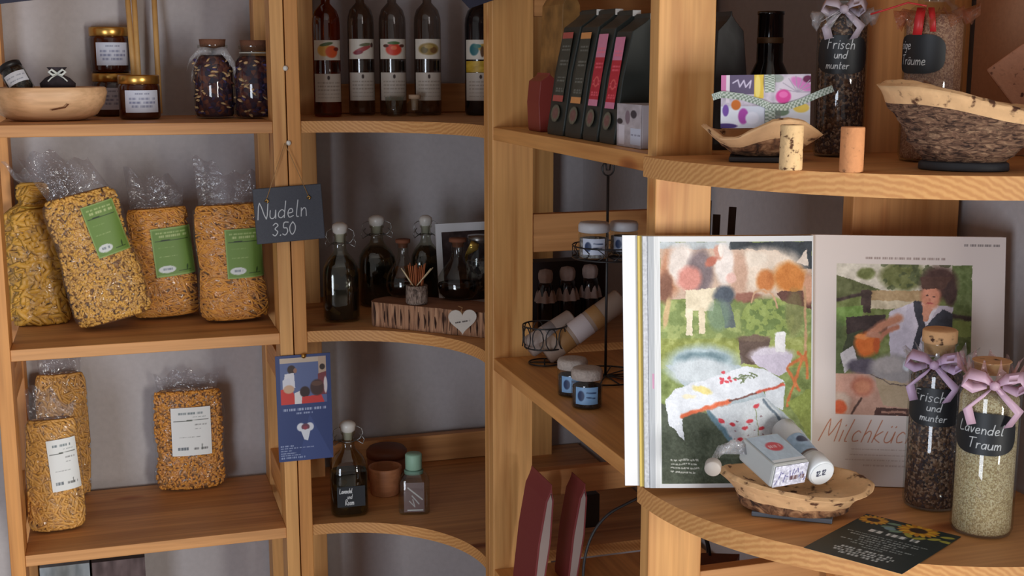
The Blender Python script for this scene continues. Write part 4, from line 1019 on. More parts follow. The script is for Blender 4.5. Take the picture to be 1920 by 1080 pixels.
MB().lathe([(.0162, zt * .76), (.0164, zt * .765), (.0164, zt * .80), (.0162, zt * .805)], 30).build('neck_band', plain('band_gold', (110, 84, 56), .5, .4), t)

# --- side unit, middle shelf
pe = onZ(1135, 708, Z2)
t = thing('wire_etagere', 'black wire stand with tall hooked rod and jar tray on the side shelf', 'stand', (pe[0], pe[1], Z2 + .0005)); zt = onY(1135, 330, pe[1])[2] - Z2; ztr = onY(1100, 484, pe[1])[2] - Z2
k = depth(pe) / FPX
m = MB(); m.tube([(0, 0, .003), (0, 0, zt)], .0022, 8); m.build('rod', BLACK, t)
m = MB(); m.tube([(12 * k * math.cos(a) * .95, 0, zt + 13 * k + 13 * k * math.sin(a)) for a in [math.radians(-90 + i * 15) for i in range(25)]], .0013, 6)
m.tube([(-5 * k, 0, zt + 24 * k), (-3 * k, 0, zt + 10 * k), (3 * k, 0, zt + 10 * k), (5 * k, 0, zt + 24 * k)], .0012, 6); m.build('hook', BLACK, t)
for nmz, zz, rr_ in (('tray', ztr, .052), ('base_ring', .003, .06)):
    m = MB(); m.tube([(rr_ * math.cos(a), rr_ * math.sin(a), zz) for a in [i * math.pi / 18 for i in range(37)]], .0014, 6)
    if nmz == 'tray':
        m.tube([(rr_ * math.cos(a), rr_ * math.sin(a), zz + .018) for a in [i * math.pi / 18 for i in range(37)]], .0012, 6)
        for i in range(14):
            a = i * math.pi / 7; m.tube([(rr_ * math.cos(a + .22 * math.sin(q * 3)), rr_ * math.sin(a + .22 * math.sin(q * 3)), zz + .018 * q) for q in (0, .3, .6, 1)], .0008, 5)
    for i in range(6): a = i * math.pi / 6; m.tube([(-rr_ * math.cos(a), -rr_ * math.sin(a), zz), (rr_ * math.cos(a), rr_ * math.sin(a), zz)], .0012, 5)
    m.build(nmz, BLACK, t)
def small_jar(cx, cy, z, r, h, label, lidcol, contents, labcol, group, ink=(30, 50, 90)):
    t = thing('spice_jar', label, 'jar', (cx, cy, z), facing((cx, cy)), group)
    MB().lathe([(r * .88, .002), (r * .92, h * .05), (r * .92, h * .55)], 28).build('contents', contents, t)
    MB().shell([(r * .4, .0005), (r * .95, .0005), (r, h * .05), (r, h * .66), (r * .88, h * .76)], 30).build('glass', GLASS, t)
    MB().lathe([(r * .90, h * .72), (r * 1.02, h * .74), (r * 1.02, h * .92), (r * .92, h * .99), (r * .5, h)], 30).build('lid', lidcol, t)
    def f(U, V):
        p = Paint(U * 40, V * 30, labcol); p.ell(10, 15, 6, 9, ink); p.line([(20, 21), (36, 20)], 1.4, ink); p.line([(20, 13), (34, 11)], 1.4, ink); return p.C
    sheet('label', 40, 24, wrap(r, 1.5, h * .14, h * .58), f, PRINT, t)
    return t
WHT = plain('lid_white', (196, 194, 196), .5); CLOTH = plain('lid_cloth', (176, 162, 152), .9, bump=.6, bscale=300, var=.15)
DKC = grains('dark_spice', [(40, 36, 38), (66, 58, 56), (30, 28, 34)], 260, .6)
kt = k
small_jar(pe[0] - .026, pe[1] - .012, Z2 + ztr + .002, 28 * kt, 66 * kt, 'small clear jar with white label on the upper wire tray', WHT, grains('grey_salt', [(150, 146, 148), (180, 176, 176), (120, 116, 120)], 300), (196, 204, 222), 'spice jars on the side shelf')
small_jar(pe[0] + .030, pe[1] + .008, Z2 + ztr + .002, 26 * kt, 62 * kt, 'clear jar on the wire tray, half behind the magazine', WHT, DKC, (160, 168, 186), 'spice jars on the side shelf')
for (x0, x1, yb_, yt_, lb) in ((1045, 1101, 747, 672, 'jar with cloth lid and blue label, left of the low pair'), (1071, 1129, 770, 690, 'jar with cloth lid and blue label, front of the low pair')):
    c, wd, hh = spot(x0, x1, yb_, yt_, Z2, 1)
    small_jar(c.x, c.y, Z2 + .0005, wd / 2, hh, lb, CLOTH, DKC, (126, 166, 206), 'spice jars on the side shelf')
for i, (x0, x1, yb_, yt_) in enumerate(((1003, 1042, 622, 505), (1042, 1084, 618, 500), (1084, 1126, 612, 496))):
    c, wd, hh = spot(x0, x1, yb_, yt_, Z2, 1); r = wd / 2 * .80
    t = thing('preserve_jar', ['dark preserve jar with cloth cap, leftmost in the back row', 'dark preserve jar with cloth cap, middle of the back row', 'dark preserve jar with cloth cap, rightmost in the back row'][i], 'jar', (c.x, c.y, Z2 + .0005), facing(c), 'cloth-capped preserve jars')
    MB().lathe([(r * .86, 0), (r * .95, .004), (r * .95, hh * .68), (r * .8, hh * .78)], 30).build('jar_glass', plain('black_preserve', (26, 20, 22), .15), t)
    m = MB(); vs = []
    for zz, q in ((hh * .46, 1.26), (hh * .60, 1.02), (hh * .73, .70), (hh * .76, .68), (hh * .84, .86), (hh * .92, .88), (hh * .98, .7), (hh * 1.005, .0001)):
        vs.append([(r * (q + (.16 if zz < hh * .62 else .03) * math.sin(7 * a + i)) * math.cos(a), r * (q + (.16 if zz < hh * .62 else .03) * math.sin(7 * a + i)) * math.sin(a), zz) for a in [2 * math.pi * j / 42 for j in range(42)]])
    m.add([p for q in vs for p in q], [(a * 42 + j, a * 42 + (j + 1) % 42, (a + 1) * 42 + (j + 1) % 42, (a + 1) * 42 + j) for a in range(7) for j in range(42)])
    m.build('cloth_cap', plain('cap_cloth', (172, 152, 144), .9, var=.12, bscale=80), t)
pb = onZ(1065, 560, Z2)
o = MB().box((-.075, -.02, 0), (.075, .02, onY(1065, 500, 2.10)[2] - Z2)).build('dark_backing', plain('dark_backing', (44, 32, 30), .7), None, (onY(1062, 500, 2.18)[0], 2.18, Z2 + .0005))  # added block, stands in for the dark background behind the jars
tag(o, 'dark block added behind the cloth-capped jars to darken the gap', 'box')
# wire basket with rolled bottles
c, wd, hh = spot(980, 1062, 692, 600, Z2, 1.0); r = wd / 2
t = thing('wire_basket', 'round black wire basket with curly sides on the side shelf', 'basket', (c.x, c.y, Z2 + .0005), facing(c))
m = MB()
for zz, q in ((.002, .72), (hh * .40, .92), (hh * .88, 1.0)): m.tube([(r * q * math.cos(a), r * q * math.sin(a), zz) for a in [i * math.pi / 18 for i in range(37)]], .0013, 6)
for i in range(10):
    a0 = i * math.pi / 5
    m.tube([(r * 1.01 * math.cos(a0 + .26 * math.cos(q)), r * 1.01 * math.sin(a0 + .26 * math.cos(q)), hh * .64 + hh * .24 * math.sin(q)) for q in [j * math.pi / 6 for j in range(13)]], .0010, 5)
m.tube([(r * .72, 0, .002), (-r * .72, 0, .002)], .0012, 5); m.tube([(0, r * .72, .002), (0, -r * .72, .002)], .0012, 5)
m.build('wire_frame', BLACK, t)
def lying(name, label, p0, p1, r, mats, bands, cat, group=None):
    p0 = Vector(p0); p1 = Vector(p1); L = (p1 - p0).length; q = (p1 - p0).to_track_quat('Z', 'Y')
    o = thing(name, label, cat, p0, rot=q.to_euler(), group=group)
    MB().lathe([(r * .86, 0), (r, r * .15), (r, L - r * .15), (r * .86, L)], 30).build('roll_body', mats[0], o)
    for i, (a, b, mi) in enumerate(bands):
        MB().lathe([(r * 1.012, L * a), (r * 1.02, L * (a + .003)), (r * 1.02, L * (b - .003)), (r * 1.012, L * b)], 30).build('band', mats[mi], o)
    return o
pa = onY(1022, 664, c.y - .010); pz = onY(1166, 560, c.y - .020)
lying('wrapped_roll', 'long paper-banded roll sticking out of the wire basket', pa, pz, 23 * k, [plain('roll_cream', (150, 128, 112), .7), plain('roll_gold', (150, 108, 62), .6), plain('roll_white', (186, 172, 170), .7)], [(.18, .32, 1), (.36, .56, 2), (.60, .72, 1)], 'roll', 'rolls in the wire basket')
pa = onY(990, 652, c.y + .012); pz = onY(1075, 598, c.y + .012)
lying('wrapped_roll', 'shorter cream roll lying behind in the wire basket', pa, pz, 22 * k, [plain('roll_pale', (160, 142, 132), .7), plain('roll_grey', (120, 110, 108), .6)], [(.4, .6, 1)], 'roll', 'rolls in the wire basket')

# --- side unit, bottom shelf
RED = plain('wine_red_paper', (122, 44, 46), .6, bump=.1, bscale=40); GUS = plain('gusset_grey', (156, 138, 132), .7)
for i, (xa, xb_, yy, lb) in enumerate(((962, 998, 905, 'wine red paper bag with grey gusset, left of the two'), (1040, 1064, 908, 'wine red paper bag with grey gusset, right of the two'))):
    X = .585 if i == 0 else .66
    yn, yf = yX(xb_, X, Z3), yX(xa, X, Z3); h = onX((xa + xb_) / 2 + 10, yy, X)[2] - Z3
    block_bag('paper_bag', lb, X, yn, min(yf, 1.9), Z3, h * 1.0, RED, th=.015, lean=.13, gus=GUS, group='wine red paper bags', clip=False)
    q = onX((xa + xb_) / 2 + 27, 930, X)
po = onZ(1106, 1002, Z3)
o = MB().box((-.014, -.012, 0), (.014, .012, .062)).build('power_adapter', plain('black_plastic', (28, 25, 26), .5), None, (po[0], po[1], onY(1106, 985, po[1])[2]), bevel=.002)
tag(o, 'small black box hanging at the back behind the wine red bags', 'adapter')
def cable(pts, r, label, y):
    P = [onY(a, b, y) for a, b in pts]; Q = []
    for i in range(len(P) - 1):
        p0, p1, p2, p3 = P[max(i - 1, 0)], P[i], P[i + 1], P[min(i + 2, len(P) - 1)]
        for j in range(6):
            t_ = j / 6; Q.append(.5 * ((2 * p1) + (-p0 + p2) * t_ + (2 * p0 - 5 * p1 + 4 * p2 - p3) * t_ ** 2 + (-p0 + 3 * p1 - 3 * p2 + p3) * t_ ** 3))
    Q.append(P[-1]); o = MB().tube(Q, r, 8).build('cable', plain('black_cable', (30, 27, 30), .5)); tag(o, label, 'cable')
cable([(1215, 925), (1180, 942), (1140, 965), (1112, 1000), (1096, 1050), (1092, 1120)], .0022, 'dark cable arching behind the wine red bags', 1.62)
cable([(1296, 970), (1312, 985), (1328, 1020), (1332, 1062), (1330, 1130)], .0020, 'black cable hanging beside the near post under the rounded shelf', 1.42)
cable([(1306, 975), (1322, 1010), (1326, 1040), (1318, 1080), (1314, 1130)], .0014, 'thinner black cable crossing the other under the rounded shelf', 1.44)
pk = onY(1352, 1064, 1.40)
o = MB().prism([(-.045, -.01), (.028, -.01), (.045, .012), (.0, .03), (-.045, .02)], 0, .010).build('wood_offcut', plain('dark_wood', (96, 54, 34), .7, var=.2, bscale=60), None, (pk[0] - .012, 1.40, Z3 + .243 + .001 if False else pk[2]))
tag(o, 'dark wood offcut lying on the lower frame rail', 'offcut')

# ------------------------------------------------------------------ dark wooden rods behind the magazine
for i, (xt, yt_, r_) in enumerate(((1332, 376, .0016), (1344, 402, .0046), (1374, 388, .0046))):
    p1 = onY(xt, yt_, 1.36); p0 = onY(xt - (6, 8, 10)[i], yt_ + 150, 1.35)
    p0 = np.array(p0); d_ = (p0 - p1); p0 = p1 + d_ * ((Z2 + .004 - p1[2]) / d_[2])
    tag(MB().tube([p0, p1], [r_ * .9, r_], 12).build('dark_stick', plain('dark_stick', (40, 28, 28), .6)), ['thinnest dark stick behind the magazine, touching the post', 'short dark stick behind the magazine, middle of the three', 'rightmost dark stick sticking up behind the magazine'][i], 'stick', 'dark sticks behind the magazine')

# ------------------------------------------------------------------ bark dishes
def bark_dish(name, label, pos, rz, a, b, rim, th, mats, base=.30, pw=1.35, rough=.004, band=.86, seed=0, seg=96, rimw=1.0, cat='bowl', sc3=60):
    t = thing(name, label, cat, pos, rz)
    rows = []; mi = []
    S = [base * (i / 3) for i in range(1, 4)] + [base + (1 - base) * i / 14 for i in range(1, 15)]
    for s_ in S:
        row = []
        for k_ in range(seg):
            q = 2 * math.pi * k_ / seg; rz_ = rim(q); u_ = max(0, (s_ - base) / (1 - base))
            wob = 1 + .05 * mnoise.noise(Vector((math.cos(q) * 1.3, math.sin(q) * 1.3, seed)))
            x, y, z = a * s_ * math.cos(q) * wob, b * s_ * math.sin(q) * wob, rz_ * u_ ** pw
            n_ = mnoise.noise(Vector((x * sc3 + seed, y * sc3, z * sc3 * 2.2))) + .5 * mnoise.noise(Vector((x * 150, y * 150, z * 300 + seed)))
            d_ = rough * n_ * (1 if u_ > .05 else 0) * (0.35 if u_ > band else 1)
            row.append((x + d_ * math.cos(q), y + d_ * math.sin(q), max(0, z) if u_ > 0 else 0))
        rows.append(row); mi.append(1 if s_ > base + (1 - base) * band else 0)
    for s_, dz in ((.985, .25), (.95, .45), (.90, .42)):
        rows.append([(a * s_ * math.cos(q), b * s_ * math.sin(q), rim(q) + th * (dz - .25) + .0008 * mnoise.noise(Vector((q * 9, s_ * 5, seed)))) for q in [2 * math.pi * k_ / seg for k_ in range(seg)]]); mi.append(1)
    for i in range(8):
        s_ = .86 * (1 - i / 8.0)
        rows.append([(a * s_ * math.cos(q), b * s_ * math.sin(q), th + max(0, rim(q) - th * .9) * max(0, (s_ - .15) / .85) ** 1.6 + .0012 * mnoise.noise(Vector((s_ * 30, q * 6, seed)))) for q in [2 * math.pi * k_ / seg for k_ in range(seg)]]); mi.append(1)
    m = MB()
    vs = [p for r_ in rows for p in r_]
    for i in range(len(rows) - 1):
        m0 = len(m.v)
    fs0 = [[], []]
    for i in range(len(rows) - 1):
        for k_ in range(seg):
            k2 = (k_ + 1) % seg; fs0[mi[i + 1]].append((i * seg + k_, i * seg + k2, (i + 1) * seg + k2, (i + 1) * seg + k_))
    m.v = [tuple(p) for p in vs]
    for q in (0, 1):
        for f_ in fs0[q]: m.f.append(f_); m.m.append(q); m.sm.append(True)
    m.f.append(tuple(range(seg - 1, -1, -1))); m.m.append(0); m.sm.append(True)
    L = len(rows) - 1; m.f.append(tuple(L * seg + k_ for k_ in range(seg))); m.m.append(1); m.sm.append(True)
    m.build('dish_body', mats, t)
    return t
BARK = bark('rough_bark', (58, 38, 30), (124, 90, 70), (172, 136, 106), (95, 95, 300), 1.0)
BARK2 = bark('dish_bark', (64, 42, 32), (140, 98, 68), (196, 150, 108), (70, 70, 70), .8)
CKD = cork('cork_rim', (222, 178, 130), (92, 56, 36), 70, .33)

# big bark bowl, upper right
cb_ = onZ(1805, 326, Z1); fc = facing(cb_); dpt = depth(cb_) + .045; kk = dpt / FPX
n_ = cb_[:2] / np.linalg.norm(cb_[:2]); cb_[:2] += n_ * .045
o = MB().lathe([(80 * kk, 0), (81 * kk, .001), (80 * kk, .0065), (76 * kk, .008)], 44, ay=.62).build('slate_disc', plain('black_disc', (42, 44, 50), .55, bump=.3, bscale=90), None, (cb_[0], cb_[1], Z1 + .0005), (0, 0, fc))
tag(o, 'round black disc under the large bark bowl', 'coaster')
zL = onY(1650, 156, cb_[1])[2] - Z1 - .009; zR = onY(1920, 206, cb_[1])[2] - Z1 - .009
def rim1(q): return (zL + zR) / 2 - (zL - zR) / 2 * math.cos(q) * 1.05 + .003 * math.sin(3 * q + 1)
bark_dish('bark_bowl', 'large rough bark bowl with pale cork rim on a black disc', (cb_[0] + .001, cb_[1], Z1 + .0088), fc, 163 * kk, 95 * kk, rim1, .012, [BARK, CKD], base=.45, pw=1.12, rough=.0050, band=.80, seed=2)
# wavy bark dish with gift soap
cd = onZ(1425, 306, Z1); fc = facing(cd); kd = (depth(cd) + .03) / FPX; n_ = cd[:2] / np.linalg.norm(cd[:2]); cd[:2] += n_ * .033
o = MB().box((-52 * kd, -.028, 0), (52 * kd, .028, .005)).build('slate_stand', plain('black_slate', (38, 38, 42), .6), None, (cd[0] - .003, cd[1], Z1 + .0005), (0, 0, fc), bevel=.001)
tag(o, 'flat black slate under the wavy bark dish', 'coaster')
def rim2(q):
    x = math.cos(q); yv = math.sin(q)
    front = [(-1, 58), (-.85, 50), (-.65, 36), (-.4, 37), (-.1, 56), (.2, 72), (.45, 76), (.7, 70), (.9, 52), (1, 42)]
    for (a0, h0), (a1, h1) in zip(front[:-1], front[1:]):
        if a0 <= x <= a1 + 1e-9:
            v = h0 + (h1 - h0) * (x - a0) / (a1 - a0); break
    else: v = 50
    if yv > 0: v = v * (1 - yv) + (46) * yv
    return v * kd * .93
bark_dish('bark_dish', 'wavy cork bark dish carrying the flowery gift soap', (cd[0] + .000, cd[1], Z1 + .006), fc, 113 * kd, .045, rim2, .008, [BARK2, CKD], base=.40, pw=1.25, rough=.0025, band=.62, seed=5)
# soap gift box
cs = onY(1435, 190, cd[1] - .004); bw, bh = 168 * kd * .97, 98 * kd
t = thing('gift_soap', 'flowery gift-wrapped soap block tied with patterned ribbon in the bark dish', 'soap', cs, rot=(math.radians(-6), math.radians(-1.0), fc))
MB().box((-bw / 2, 0, -bh / 2), (bw / 2, .026, bh / 2)).build('soap_block', plain('soap_wrap', (206, 196, 208), .5), t, bevel=.0015)
def f(U, V):      # frame of 1188 zoom: x 415..865, y 380..650
    X = 415 + U * 450; Y = 650 - V * 270; p = Paint(X, Y, (196, 186, 200)); p.grain(50, .05, 3)
    p.rect(415, 380, 460, 480, (206, 120, 170)); p.rect(440, 380, 458, 520, (226, 214, 226)); p.rect(460, 380, 582, 480, (96, 84, 112)); 
    p.line([(475, 420), (500, 405), (510, 440), (530, 408), (540, 442), (566, 410), (560, 446)], 5, (206, 196, 220))
    p.rect(582, 380, 632, 500, (222, 190, 76)); p.ell(600, 440, 14, 60, (236, 214, 120))
    p.ell(790, 450, 90, 70, (214, 204, 216)); p.ell(820, 430, 60, 26, (212, 128, 190), 30); p.ell(850, 405, 24, 18, (110, 40, 80)); 
    for a in range(0, 180, 24): p.line([(800, 470), (800 + 90 * math.cos(math.radians(a)), 470 - 80 * math.sin(math.radians(a)))], 3, (170, 160, 176))
    p.ell(730, 492, 38, 36, (214, 70, 150)); p.ell(730, 482, 22, 16, (232, 110, 180)); p.ell(700, 400, 30, 20, (120, 140, 120), a=.6)
    p.rect(415, 540, 865, 650, (214, 218, 232)); p.ell(470, 600, 60, 50, (236, 238, 248)); p.ell(492, 532, 24, 26, (206, 112, 40)); p.ell(440, 560, 16, 30, (120, 80, 170)); p.ell(530, 590, 26, 40, (178, 70, 170)); p.ell(440, 640, 60, 14, (70, 40, 120)); p.ell(575, 600, 34, 32, (232, 232, 244))
    p.ell(820, 550, 40, 24, (226, 196, 90)); p.ell(720, 570, 40, 20, (110, 130, 110)); p.rect(636, 560, 720, 650, (112, 116, 112), .7)
    return p.C
sheet('flower_print', 150, 90, flat(bw, bh, -.0006, z0=-bh / 2), f, GPRINT, t)
def chk(U, V):
    p = Paint(U, V, (196, 204, 196)); m_ = (np.floor(U * 34) + np.floor(V * 3)) % 2; p.put(m_, (104, 122, 104), .8); return p.C
kb = bw / 450
def zz(x, y): return ((x - 640) * kb, (515 - y) * kb)
def rib(pts, hw, yo=-.0022):
    P = [zz(*q) for q in pts]; n = len(P)
    def fp(U, V):
        s_ = U * (n - 1); i = np.minimum(s_.astype(int), n - 2); fr_ = s_ - i; A_ = np.array(P)
        x = A_[i, 0] * (1 - fr_) + A_[i + 1, 0] * fr_; z = A_[i, 1] * (1 - fr_) + A_[i + 1, 1] * fr_
        dx = A_[i + 1, 0] - A_[i, 0]; dz = A_[i + 1, 1] - A_[i, 1]; L_ = np.hypot(dx, dz)
        v = (V - .5) * 2 * hw * kb
        return np.stack([x - dz / L_ * v, yo - .0012 * np.sin(U * 9), z + dx / L_ * v], 1)
    o = sheet('ribbon', 80, 8, fp, chk, PRINT, t); o['label'] = 'green and white patterned ribbon'
    return o
rib([(372, 492), (420, 478), (520, 490), (600, 515), (660, 540)], 17)
rib([(660, 545), (740, 548), (820, 520), (900, 485), (975, 455)], 17, -.003)
rib([(660, 380), (662, 450), (664, 540), (668, 650)], 26, -.0012)
# bottle corks
for i, (x0, x1, yb_, yt_, mt, lb) in enumerate(((1460, 1504, 321, 235, cork('cork_pale_', (222, 184, 134), (90, 54, 30), 150, .36), 'pale bottle cork standing before the wavy bark dish'), (1573, 1618, 325, 239, CORKR, 'reddish brown bottle cork standing before the tall jar'))):
    c, wd, hh = spot(x0, x1, yb_, yt_, Z1, 1); o = MB().lathe([(wd * .47, 0), (wd * .49, .001), (wd * .49, hh - .001), (wd * .47, hh)], 36).build('bottle_cork', mt, None, (c.x, c.y, Z1 + .0005))
    tag(o, lb, 'cork', 'two upright bottle corks')
# tall bath salt jars
def tall_jar(x0, x1, yb_, ys_, Z, label, lines, contents, lab, a0=0.0, ck=1.0, top='cello', rib_=None, shift=0.0, ang=2.0, fill=.93, grp='tall jars with chalk labels'):
    """ys_: row of the shoulder; lab: (row of upper edge, row of lower edge)"""
    c, wd, hh = spot(x0, x1, yb_, ys_, Z, 1); r = wd / 2
    t = thing('bath_salt_jar', label, 'jar', (c.x, c.y, Z + .0005), facing(c), grp)
    MB().lathe([(r * .90, .003), (r * .93, .006), (r * .93, hh * fill)] + ([(r * .8, hh * .985), (r * .5, hh)] if fill > .9 else []), 44).build('jar_contents', contents, t)
    ne = .60
    MB().shell([(r * .4, .0008), (r * .94, .0008), (r, .006), (r, hh * .97), (r * .95, hh * 1.0), (r * .78, hh * 1.045), (r * ne, hh * 1.07), (r * ne, hh * 1.16), (r * (ne + .06), hh * 1.165), (r * (ne + .06), hh * 1.18)], 48).build('glass', GLASS, t)
    MB().lathe([(r * .52, hh * 1.10), (r * .56, hh * 1.175), (r * .62, hh * 1.18), (r * .62, hh * (1.18 + .08 * ck)), (r * .56, hh * (1.18 + .09 * ck))], 30).build('cork_lid', CORK, t)
    zt = (onY((x0 + x1) / 2, lab[0], c.y - r)[2] - Z); zb = (onY((x0 + x1) / 2, lab[1], c.y - r)[2] - Z)
    W_ = 120.0; H_ = 88.0
    def f(U, V):
        p = Paint(U * W_, V * H_, (22, 24, 28)); n = len(lines)
        for i, (tx, xx, yy, sz) in enumerate(lines): write(p, tx, xx, yy, sz, 1.25, (206, 208, 208), slant=.12, gap=.16, rot=-2)
        return p.C
    sheet('chalk_label', 170, 120, wrap(r, ang, zb, zt, a0, .0007), f, printed('chalk_oval', .5), t,
          keep=lambda U, V: (np.abs(U * 2 - 1) ** 3.2 + np.abs(V * 2 - 1) ** 3.2) < 1.0)
    return t, r, hh
def ruffle(t, r, z, up, rad, seed, mat=CELLO2):
    m = MB(); seg = 60; rows = []
    for i in range(9):
        q = i / 8; rr_ = r + (rad - r) * q ** .8
        rows.append([(rr_ * (1 + .12 * q * math.sin(9 * a + seed) + .07 * q * math.sin(17 * a)) * math.cos(a), rr_ * (1 + .12 * q * math.sin(9 * a + seed)) * math.sin(a), z + up * q + .010 * q * math.sin(11 * a + seed) + .004 * q * math.sin(23 * a)) for a in [2 * math.pi * k_ / seg for k_ in range(seg)]])
    m.add([p for r_ in rows for p in r_], [(i * seg + k_, i * seg + (k_ + 1) % seg, (i + 1) * seg + (k_ + 1) % seg, (i + 1) * seg + k_) for i in range(8) for k_ in range(seg)])
    m.build('cellophane_ruffle', mat, t)
def bow(t, r, z, mat, s_=1.0, side=0.0, hang=1.0):
    m = MB(); y = -r - .004; x0 = side
    for sx in (-1, 1):
        L = [(x0, y, z), (x0 + sx * .008 * s_, y - .005, z + .007 * s_), (x0 + sx * .020 * s_, y - .006, z + .010 * s_), (x0 + sx * .025 * s_, y - .002, z + .002 * s_), (x0 + sx * .017 * s_, y + .001, z - .004 * s_), (x0 + sx * .006 * s_, y, z - .001)]
        m.ribbon(L, [(0.0, .001, .0025), (0, .003, .0045), (.001, .005, .0045), (.001, .005, .0042), (0, .003, .0045), (0, .001, .0025)])
        m.ribbon([(x0, y, z), (x0 + sx * .010 * s_, y - .005, z - .010 * s_), (x0 + sx * .020 * s_, y - .005, z - .020 * s_ * hang), (x0 + sx * (.016 if sx < 0 else .012) * s_, y - .003, z - .034 * s_ * hang)], [(.002, 0, .002), (.0035, .001, .001), (.0042, .001, .0015), (.0042, .001, .001)])
    m.lathe([(.0001, -.005), (.0045, -.003), (.005, 0), (.0045, .003), (.0001, .005)], 14, M=Matrix.Translation((x0, y - .003, z)))
    m.tube([((r + .0012) * math.cos(a), (r + .0012) * math.sin(a), z) for a in [k_ * math.pi / 16 for k_ in range(33)]], .0022, 6, flat=.5)
    return m.build('ribbon_bow', mat, t)
HERB = grains('herb_salt', [(78, 52, 42), (106, 74, 56), (134, 100, 80), (58, 42, 42), (160, 130, 110), (66, 54, 62)], 420, .8, .8)
ROSE = grains('rose_salt', [(160, 112, 88), (182, 134, 106), (148, 100, 80), (196, 150, 122)], 700, .8, .5)
OAT = grains('lavender_salt', [(206, 182, 140), (220, 198, 158), (186, 160, 120), (228, 210, 174), (176, 150, 114)], 800, .85, .4)
LILAC = plain('lilac_ribbon', (206, 176, 206), .45); PINK = plain('pink_ribbon', (222, 184, 204), .4); REDR = plain('red_ribbon', (176, 30, 34), .45); GREYR = plain('grey_ribbon', (170, 156, 166), .5)
FM = [('Frisch', 26, 58, 24), ('und', 44, 36, 18), ('munter', 26, 13, 17)]
t, r, h = tall_jar(1524, 1616, 296, 28, Z1, 'tall jar of dark herb salt reading Frisch und munter on the upper rounded shelf', FM, HERB, (66, 140), ang=2.2)
ruffle(t, r * .72, h * 1.02, -.008, r * 1.25, 1); bow(t, r * .8, h * 1.03, GREYR, .9)
m = MB()
for k_ in range(3): m.ribbon([(.004 - k_ * .004, -r * 1.05, h * 1.03), (-.006 - k_ * .003, -r * 1.2, h * .99), (-.014 - k_ * .005, -r * 1.25, h * (.90 + .02 * k_))], (.0022, 0, .001))
m.build('clear_strips', CELLO2, t)
t, r, h = tall_jar(1684, 1792, 306, 28, Z1, 'tall jar of rosy salt with red ribbon behind the large bark bowl', [('sige', 10, 56, 22), ('Traume'.replace('a', 'ä', 1), 12, 22, 21)], ROSE, (64, 140), a0=-.55, ang=1.9)
ruffle(t, r * .72, h * 1.02, -.006, r * 1.28, 4, clear('pink_cello', (246, 214, 196), .1, .1, crinkle=1, cscale=60, haze=.2, hazecol=(170, 120, 96)))
m = MB(); m.ribbon([(-r * .45, -r * .9, h * 1.04), (-r * .5, -r * 1.08, h * .98), (-r * .55, -r * 1.1, h * .86)], (.0045, 0, 0)); m.ribbon([(-r * .15, -r * .9, h * 1.04), (-r * .1, -r * 1.08, h * .98), (-r * .05, -r * 1.12, h * .88)], (.0030, 0, 0))
m.tube([(-r * .3, -r * 1.0, h * 1.05), (-r * .9, -r * .9, h * 1.075), (-r * 1.6, -r * .9, h * 1.03), (-r * 2.1, -r * .9, h * 1.0)], .0010, 6); m.build('ribbon', REDR, t)
t, r, h = tall_jar(1692, 1792, 962, 690, Z2, 'tall jar of dark herb salt with lilac ribbon in front of the magazine', [('Frisch', 16, 58, 24), ('und', 44, 36, 18), ('munter', 32, 13, 17)], HERB, (734, 806), ang=2.3, a0=0)
ruffle(t, r * .68, h * 1.05, .004, r * 1.2, 7); bow(t, r * .74, h * 1.05, LILAC, 1.15, -.004)
t, r, h = tall_jar(1781, 1893, 1013, 728, Z2, 'tall jar of pale salt reading Lavendel Traum with pink bow, far right', [('Lavendel', 14, 46, 21), ('Traum', 34, 15, 21)], OAT, (782, 862), ang=2.2, a0=-.12, ck=.02)
ruffle(t, r * .66, h * 1.06, .014, r * .98, 9, clear('pink_wrap', (250, 226, 222), .12, .1, crinkle=1, cscale=60, haze=.3, hazecol=(214, 176, 176))); bow(t, r * .76, h * 1.055, PINK, 1.2, .004, 1.0)
# cork sheet and offcut at the right wall
ys0 = onX(1925, 100, .938)[1]
o = MB().box((0, 0, 0), (.006, 1.24 - .985, .24)).build('cork_sheet', plain('brown_cork_sheet', (186, 140, 108), .9, bump=.3, bscale=200, var=.06), None, (.944, .985, Z1 + .0008), (0, 0, 0))
tag(o, 'brown cork sheet leaning on the wall behind the bark bowl', 'panel')
pq = onY(1916, 150, 1.10)
o = MB().box((-.022, -.004, -.030), (.028, .004, .030)).build('cork_offcut', cork('cork_offcut', (196, 140, 110), (90, 50, 40), 160, .3), None, pq, (0, math.radians(-38), facing(pq)), bevel=.002)
tag(o, 'pinkish cork offcut with dark notches at the right edge', 'offcut')

# ------------------------------------------------------------------ magazine
S0 = np.array([.7335, 1.206]); dl = np.array([-.214, .030]); dr_ = np.array([.194, -.084])
HM = onY(1515, 440, 1.226)[2] - Z2 - .001; LEAN = .020
mg = thing('magazine', 'open picture magazine leaning upright on the rounded shelf', 'magazine', (S0[0], S0[1], Z2 + .001))
def page(dv, t_, bulge=0.0, off=0.0, x0=0.0, x1=1.0):
    nrm = np.array([dv[1], -dv[0]]); nrm = nrm / np.linalg.norm(nrm)
    if nrm[1] > 0: nrm = -nrm
    def f_(U, V):
        s_ = x0 + (x1 - x0) * U; b_ = bulge * np.sin(np.pi * np.clip(s_, 0, 1)) + off
        rs = np.clip(s_, 0, 1) * (1.0 if dv[0] < 0 else 0.0)
        return np.stack([dv[0] * s_ + nrm[0] * b_, dv[1] * s_ + nrm[1] * b_ + LEAN * V, V * HM + rs * (.010 * (1 - V) + .004 * V)], 1)
    return f_
